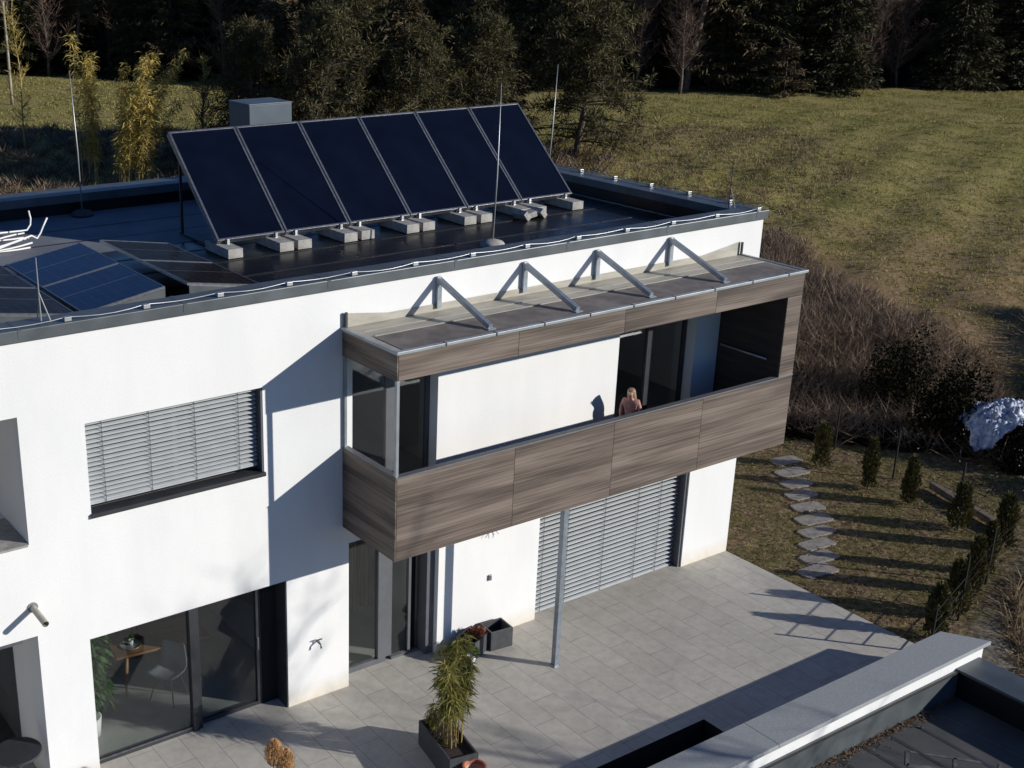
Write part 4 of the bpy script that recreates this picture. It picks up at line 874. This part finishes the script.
# crumpled plastic sheet
nx_, ny_ = 90, 70; U, Vv = np.meshgrid(np.linspace(-1,1,nx_), np.linspace(-1,1,ny_)); rg = np.random.default_rng(90)
rr2 = U**2+Vv**2*.9; zt = 1.35*np.sqrt(np.clip(1.02-rr2*.8,0,1)); 
for k in range(30):
    a = rg.uniform(0,PI); fq = rg.uniform(3,26); zt += .09/math.sqrt(fq/3)*np.abs(np.sin(fq*(U*math.cos(a)+Vv*math.sin(a))+rg.uniform(0,6)))
Vt = np.stack([U.ravel()*1.25+rg.normal(0,.015,U.size), Vv.ravel()*1.0+rg.normal(0,.015,U.size), zt.ravel()-.12], 1); ii = np.arange(nx_*ny_).reshape(ny_,nx_); Ft = np.stack([ii[:-1,:-1],ii[:-1,1:],ii[1:,1:],ii[1:,:-1]],-1).reshape(-1,4)
tp_ = np_mesh('plastic_tarp', Vt, Ft, M['tarp']); tp_.location = (9.0,.0,-.06); tp_.scale = (.78,.66,.60); tp_.rotation_euler = (0,0,-.5); tag(tp_, 'crumpled bluish white plastic tarp over a heap at the right edge', 'tarp', kind='thing')

# ------------------------------------------------------------------ planters, pots
def open_box(name, lx, ly, hz, m, t=.03):
    f = MB(); f.box(-lx/2,lx/2,-ly/2,-ly/2+t,0,hz).box(-lx/2,lx/2,ly/2-t,ly/2,0,hz).box(-lx/2,-lx/2+t,-ly/2+t+.0005,ly/2-t-.0005,0,hz).box(lx/2-t,lx/2,-ly/2+t+.0005,ly/2-t-.0005,0,hz).box(-lx/2+t,lx/2-t,-ly/2+t,ly/2-t,.0,.03)
    return f
e = empty('planter', (-8.33,-2.33,0.001), math.radians(-11)); tag(e, 'long dark grey planter box holding the tall bamboo on the patio', 'planter', 'dark grey planter boxes', 'thing')
open_box('b',.44,1.0,.40,M['planter']).build('box', M['planter'], e, bev=.004); MB().box(-.19,.19,-.47,.47,.03,.34).build('soil', M['soil'], e)
o = bamboo('bamboo_plant', 1.62, 101, 17, .10, (.10,.08), 44, M['bamboo2'], .18, .008, .14, .3, .022); o.location = (-8.33,-2.42,.34); tag(o, 'tall yellow-green potted bamboo growing from the long patio planter', 'plant', kind='thing')
o = bamboo('bamboo_plant', .35, 102, 10, .3, (0,0), 20, M['bamboo2'], .1, .004, .08, .1, .014); o.location = (-8.33,-1.98,.34); tag(o, 'small leafy shoot at the back end of the long patio planter', 'plant', kind='thing')
rng = np.random.default_rng(103); P = np.stack([-8.36+rng.normal(0,.07,260), -2.3+rng.normal(0,.1,260), .36+rng.uniform(.0,.42,260)],1); D = np.stack([rng.normal(0,.25,260), rng.normal(0,.25,260), -np.ones(260)*.6],1)
V, F = blades(P, D, .2, .014, rng); tag(np_mesh('dead_leaves', V, F, M['drygrass']), 'straw-coloured dead leaves hanging at the foot of the bamboo', 'leaves', kind='stuff')
e = empty('planter', (-5.78,-.25,.001), math.radians(-6)); tag(e, 'small square planter box, the empty right one beside the wall', 'planter', 'dark grey planter boxes', 'thing')
open_box('b',.42,.36,.34,M['planter']).build('box', M['planter'], e, bev=.004); MB().box(-.18,.18,-.15,.15,.03,.12).build('soil', M['soil'], e)
e = empty('planter', (-6.26,-.24,.001), math.radians(22)); tag(e, 'left planter box beside the wall, holding a reddish brown dead plant', 'planter', 'dark grey planter boxes', 'thing')
open_box('b',.46,.36,.31,M['planter']).build('box', M['planter'], e, bev=.004); MB().box(-.2,.2,-.15,.15,.03,.26).build('soil', M['soil'], e)
rng = np.random.default_rng(104); n = 420; d = rng.normal(size=(n,3)); d /= np.linalg.norm(d,axis=1)[:,None]; P = np.array([-6.2,-.26,.32])+d*np.array([.17,.1,.09])*rng.uniform(.4,1,(n,1))
V, F = blades(P, d+rng.normal(0,.5,d.shape), .07, .03, rng); ee = np_mesh('dead_plant', V, F, leaf('red_brown_leaves', (.34,.13,.08), (.14,.06,.04), .1)); tag(ee, 'reddish brown dead plant in the left wall planter', 'plant', kind='thing')
for i, (x, y, r, lab) in enumerate([(-6.5,-.5,.10,'small green potted herb behind the bamboo, front one'), (-6.62,-.28,.09,'small green potted herb next to the wall, rear one')]):
    e = empty('potted_herb', (x,y,.001)); tag(e, lab, 'potted plant', 'small potted herbs by the wall planters', 'thing')
    MB().lathe((0,0,0), [(0,.005),(r*.7,.005),(r,.17),(r*.9,.17),(r*.85,.14),(0,.14)], 20).build('pot', M['white'] if i == 0 else M['planter'], e, smooth=True)
    d = rng.normal(size=(240,3)); d[:,2] = abs(d[:,2]); d /= np.linalg.norm(d,axis=1)[:,None]; V, F = blades(np.array([0,0,.16])+d*.09, d, .08, .03, rng); np_mesh('leaves', V, F, M['green'], e)
e = empty('terracotta_pot', (-8.36,-2.97,.03)); e.scale = (1.0,1.0,1.25); tag(e, 'terracotta bowl at the front corner of the long planter', 'pot', kind='thing')
MB().lathe((0,0,0), [(0,0),(.08,0),(.145,.2),(.165,.2),(.165,.235),(.14,.235),(.125,.19)], 28).build('pot_wall', M['terra'], e, smooth=False); MB().lathe((0,0,0), [(.128,.19),(.09,.165),(0,.16)], 28).build('dish', M['terra_in'], e)
# pampas grass plumes at the bottom edge
rng = np.random.default_rng(105)
for (x, y, top, lab) in ((-10.95,-2.05,1.12,'fluffy tan pampas plume at the bottom picture edge, taller left one'), (-10.83,-2.12,.98,'fluffy reddish tan pampas plume at the bottom picture edge, shorter right one')):
    e = empty('pampas_plume', (x,y,.001)); tag(e, lab, 'dried plant', 'pampas plumes in a patio pot', 'thing')
    n = 2200; t = rng.uniform(0,1,n); r = .12*np.sin(PI*np.clip(t*.9+.08,0,1))**.8*rng.uniform(.2,1,n); a = rng.uniform(0,2*PI,n)
    P = np.stack([np.cos(a)*r+.02*t, np.sin(a)*r, top-.34+.34*t], 1); D = np.stack([np.cos(a)*.5, np.sin(a)*.5, np.ones(n)], 1); V, F = blades(P, D, .07, .009, rng); np_mesh('plume', V, F, M['fluff'], e)
    MB().tube([(0,0,.2),(0,0,top-.2)], .006, 6).build('stem', M['drygrass'], e)
e = empty('plant_pot', (-10.9,-2.08,.001)); MB().lathe((0,0,0), [(0,0),(.13,0),(.16,.3),(.14,.3),(.13,.25),(0,.25)], 24).build('pot_wall', M['planter'], e, smooth=True); tag(e, 'dark round pot holding the pampas plumes at the bottom edge', 'pot', kind='thing')

# bistro table in the lower left recess
e = empty('bistro_table', (-13.62,.12,0)); tag(e, 'round dark bistro table in the lower left recess', 'table', kind='thing')
MB().lathe((0,0,0), [(0,.70),(.31,.70),(.32,.71),(.32,.725),(.31,.735),(0,.735)], 40).build('tabletop', M['anth'], e); MB().tube([(0,0,.02),(0,0,.7)], .03, 10).lathe((0,0,0),[(0,.03),(.2,.02),(.22,.0),(0,0)],24).build('pedestal', M['anth'], e)
# interior furniture
e = empty('dining_table', (-10.85,1.85,0), math.radians(-6)); tag(e, 'light wooden dining table behind the sliding glass door', 'table', kind='thing')
MB().box(-.75,.75,-.42,.42,.71,.75).build('tabletop', M['tablewood'], e, bev=.012)
for sx in (-1,1):
    for sy in (-1,1): MB().tube([(sx*.6,sy*.32,.0),(sx*.55,sy*.28,.71)], [.02,.035], 10).build('leg', M['tablewood'], e, smooth=True)
def shell_chair(x, y, rz, lab):
    e = empty('dining_chair', (x,y,0), rz); tag(e, lab, 'chair', 'grey shell chairs at the dining table', 'thing'); m_ = 14; s = MB(); pts = []
    for i in range(m_):
        t = i/(m_-1); yb = .22-.42*min(t*1.7,1)-.08*max(0,t-.55); zb = .45-.03*math.sin(PI*min(t*1.7,1))+max(0,t-.5)**1.3*.98; 
        for k in range(9):
            u = -1+k/4; w_ = .24*(1-.25*max(0,t-.75)*3); pts.append((u*w_, yb+.05*u*u*(t > .5), zb+.05*u*u*(1.2 if t < .6 else .6)))
    s.v = pts; s.f = [(i*9+k,i*9+k+1,(i+1)*9+k+1,(i+1)*9+k) for i in range(m_-1) for k in range(8)]
    o = s.build('seat_shell', M['shell'], e, smooth=True, fix=False); md = o.modifiers.new('s','SOLIDIFY'); md.thickness = .012
    for sx in (-1,1):
        for sy in (-1,1): MB().tube([(sx*.22,sy*.2,0),(sx*.12,sy*.1,.43)], .011, 8).build('leg', M['anth'], e)
shell_chair(-10.95,1.2,math.radians(120),'grey shell chair seen through the left door pane, near side of table'); shell_chair(-10.4,2.45,math.radians(10),'grey shell chair on the far side of the dining table')
e = empty('serving_tray', (-11.3,1.75,.752)); tag(e, 'round metal tray on the dining table indoors', 'tray', kind='thing'); MB().lathe((0,0,0), [(0,.0),(.15,.0),(.165,.02),(.16,.02),(.148,.006),(0,.006)], 32).build('dish', M['wire'], e, smooth=True)
e = empty('potted_herb', (-11.3,1.75,.76)); tag(e, 'tiny plant in a pale cup standing on the indoor tray', 'potted plant', kind='thing'); MB().lathe((0,0,0), [(0,0),(.035,0),(.045,.09),(.04,.09),(0,.07)], 16).build('pot', M['white'], e, smooth=True)
d = rng.normal(size=(60,3)); d[:,2] = abs(d[:,2]); d /= np.linalg.norm(d,axis=1)[:,None]; V, F = blades(np.array([0,0,.08])+d*.04, d, .05, .02, rng); np_mesh('leaves', V, F, M['green'], e)
e = empty('house_plant', (-12.3,.95,0)); tag(e, 'tall leafy green house plant inside behind the left glass edge', 'plant', kind='thing'); MB().lathe((0,0,0), [(0,0),(.13,0),(.16,.3),(.14,.3),(0,.27)], 20).build('pot', M['white'], e, smooth=True)
MB().tube([(0,0,.25),(.03,.02,1.2),(0,0,2.0)], [.02,.015,.006], 6).build('stem', M['bark'], e); n = 900; z = rng.uniform(.5,2.1,n); a = rng.uniform(0,2*PI,n); r = rng.uniform(.02,.3,n)
V, F = blades(np.stack([np.cos(a)*r, np.sin(a)*r, z],1), np.stack([np.cos(a), np.sin(a), rng.normal(-.6,.4,n)],1), .13, .06, rng, .3); np_mesh('leaves', V, F, M['green'], e)

# ------------------------------------------------------------------ person at the balcony parapet
def skinned(name, joints, edges, m, parent, root=0, sub=2):
    me = bpy.data.meshes.new(name); me.from_pydata([j[0] for j in joints], edges, []); o = bpy.data.objects.new(name, me); COL.objects.link(o); o.parent = parent
    md = o.modifiers.new('skin', 'SKIN'); md.use_smooth_shade = True
    for i, j in enumerate(joints):
        r = j[1]; r = (r, r) if not isinstance(r, tuple) else r; me.skin_vertices[0].data[i].radius = r; me.skin_vertices[0].data[i].use_root = (i == root)
    s = o.modifiers.new('sub', 'SUBSURF'); s.levels = sub; s.render_levels = sub; me.materials.append(m); return o
pe = empty('person', (-3.20,-.36,2.882), math.radians(-60)); pe.scale = (.75,.75,.745); tag(pe, 'person with long light brown hair in a pink top behind the balcony parapet', 'person', kind='thing')
J = [((0,0,.78),(.125,.09)), ((0,-.02,.95),(.105,.08)), ((0,-.06,1.14),(.13,.085)), ((0,-.10,1.24),(.08,.06)), ((0,-.13,1.31),.042), ((0,-.155,1.38),(.062,.07)), ((0,-.16,1.46),(.07,.08)),
 ((.15,-.08,1.2),.045), ((.20,-.05,.99),.035), ((.19,-.16,.84),.026), ((.185,-.19,.78),.024), ((-.15,-.08,1.2),.045), ((-.20,-.05,.99),.035), ((-.19,-.16,.84),.026), ((-.185,-.19,.78),.024),
 ((.085,0,.70),.085), ((.09,.0,.42),.055), ((.09,.02,.08),.035), ((.09,-.13,.035),.032), ((-.085,0,.70),.085), ((-.09,.0,.42),.055), ((-.09,.02,.08),.035), ((-.09,-.13,.035),.032)]
E_ = [(0,1),(1,2),(2,3),(3,4),(4,5),(5,6),(2,7),(7,8),(8,9),(9,10),(2,11),(11,12),(12,13),(13,14),(0,15),(15,16),(16,17),(17,18),(0,19),(19,20),(20,21),(21,22)]
skinned('body', J, E_, M['skin'], pe)
K = [((0,.0,.76),(.155,.125)), ((0,-.02,.95),(.14,.115)), ((0,-.06,1.14),(.155,.115)), ((0,-.10,1.25),(.10,.085)), ((.155,-.08,1.205),.062), ((.205,-.05,.99),.052), ((.195,-.145,.865),.042), ((-.155,-.08,1.205),.062), ((-.205,-.05,.99),.052), ((-.195,-.145,.865),.042)]
skinned('sweater', K, [(0,1),(1,2),(2,3),(2,4),(4,5),(5,6),(2,7),(7,8),(8,9)], M['pink'], pe)
K = [((0,0,.80),(.135,.10)), ((.085,0,.68),.095), ((.09,0,.42),.066), ((.09,.02,.11),.05), ((-.085,0,.68),.095), ((-.09,0,.42),.066), ((-.09,.02,.11),.05)]
skinned('trousers', K, [(0,1),(1,2),(2,3),(0,4),(4,5),(5,6)], M['jeans'], pe)
K = [((0,-.135,1.50),(.07,.08)), ((0,-.12,1.46),(.098,.095)), ((0,-.085,1.37),(.105,.085)), ((0,-.02,1.25),(.115,.075)), ((0,.03,1.10),(.10,.06)), ((0,.05,.98),(.06,.03))]
skinned('hair', K, [(0,1),(1,2),(2,3),(3,4),(4,5)], M['hair'], pe)
for sx in (-1, 1):
    MB().lathe((0,0,0), [(0,-.011),(.009,-.006),(.011,0),(.009,.006),(0,.011)], 10).build('eye', M['white'], pe, smooth=True, loc=(sx*.027,-.228,1.435))
MB().quad((-.012,-.222,1.40),(.012,-.222,1.40),(0,-.225,1.435)).quad((-.012,-.222,1.40),(.012,-.222,1.40),(0,-.25,1.405)).quad((0,-.25,1.405),(.012,-.222,1.40),(0,-.225,1.435)).quad((0,-.25,1.405),(-.012,-.222,1.40),(0,-.225,1.435)).build('nose', M['skin'], pe)
MB().box(-.022,.022,-.226,-.218,1.378,1.386).build('mouth', M['terra'], pe, bev=.003)
for sx in (-1, 1):
    for k in range(4):
        dy = -.215+.014*k; ln = (.052,.062,.058,.045)[k]
        MB().tube([(sx*.185,dy,.775),(sx*.183,dy-.004,.77-ln*.55),(sx*.174,dy-.002,.77-ln)], [.009,.008,.006], 8).build('finger', M['skin'], pe, smooth=True)
    MB().tube([(sx*.18,-.205,.79),(sx*.172,-.232,.765),(sx*.17,-.24,.74)], [.01,.009,.007], 8).build('thumb', M['skin'], pe, smooth=True)

# ------------------------------------------------------------------ camera, light, world
cam = bpy.data.cameras.new('camera'); co = bpy.data.objects.new('camera', cam); COL.objects.link(co); scene.camera = co
co.location = (-17.4729, -14.0012, 10.7805); co.rotation_euler = (PI/2-.3435, 0, -.5701)
cam.sensor_width = 36; cam.lens = 1247.78/1024*36; cam.shift_x = 164.19/1024; cam.shift_y = 7.88/1024; cam.clip_end = 2000; cam.clip_start = .1
SD = Vector((1.24, -1.34, .63)).normalized(); az = math.atan2(SD.x, SD.y); el = math.asin(SD.z)
sun = bpy.data.lights.new('sun', 'SUN'); so = bpy.data.objects.new('sun', sun); COL.objects.link(so); so.rotation_euler = SD.to_track_quat('Z', 'Y').to_euler()
sun.energy = 4.85; sun.angle = math.radians(.5); sun.color = (1, .955, .88)
w = bpy.data.worlds.new('World'); scene.world = w; w.use_nodes = True; nt = w.node_tree; bg = nt.nodes['Background']
sky = nt.nodes.new('ShaderNodeTexSky'); sky.sky_type = 'NISHITA'; sky.sun_disc = False; sky.sun_elevation = el; sky.sun_rotation = az; sky.altitude = 400; sky.air_density = 1.0; sky.dust_density = .0; sky.ozone_density = 5
tint = mixc(nt, 1, sky.outputs[0], (.80,.95,1.22), 'MULTIPLY'); nt.links.new(tint, bg.inputs[0]); bg.inputs[1].default_value = .066
scene.view_settings.view_transform = 'Standard'; scene.view_settings.look = 'None'; scene.view_settings.exposure = 0; scene.view_settings.gamma = 1; scene.view_settings.use_curve_mapping = False
scene.cycles.max_bounces = 6; scene.cycles.transparent_max_bounces = 12; scene.cycles.use_denoising = True; scene.cycles.use_adaptive_sampling = True
scene.cycles.diffuse_bounces = 3; scene.cycles.glossy_bounces = 3
for o_ in list(bpy.data.objects):
    if o_.type == 'MESH' and o_.users == 0: bpy.data.objects.remove(o_)
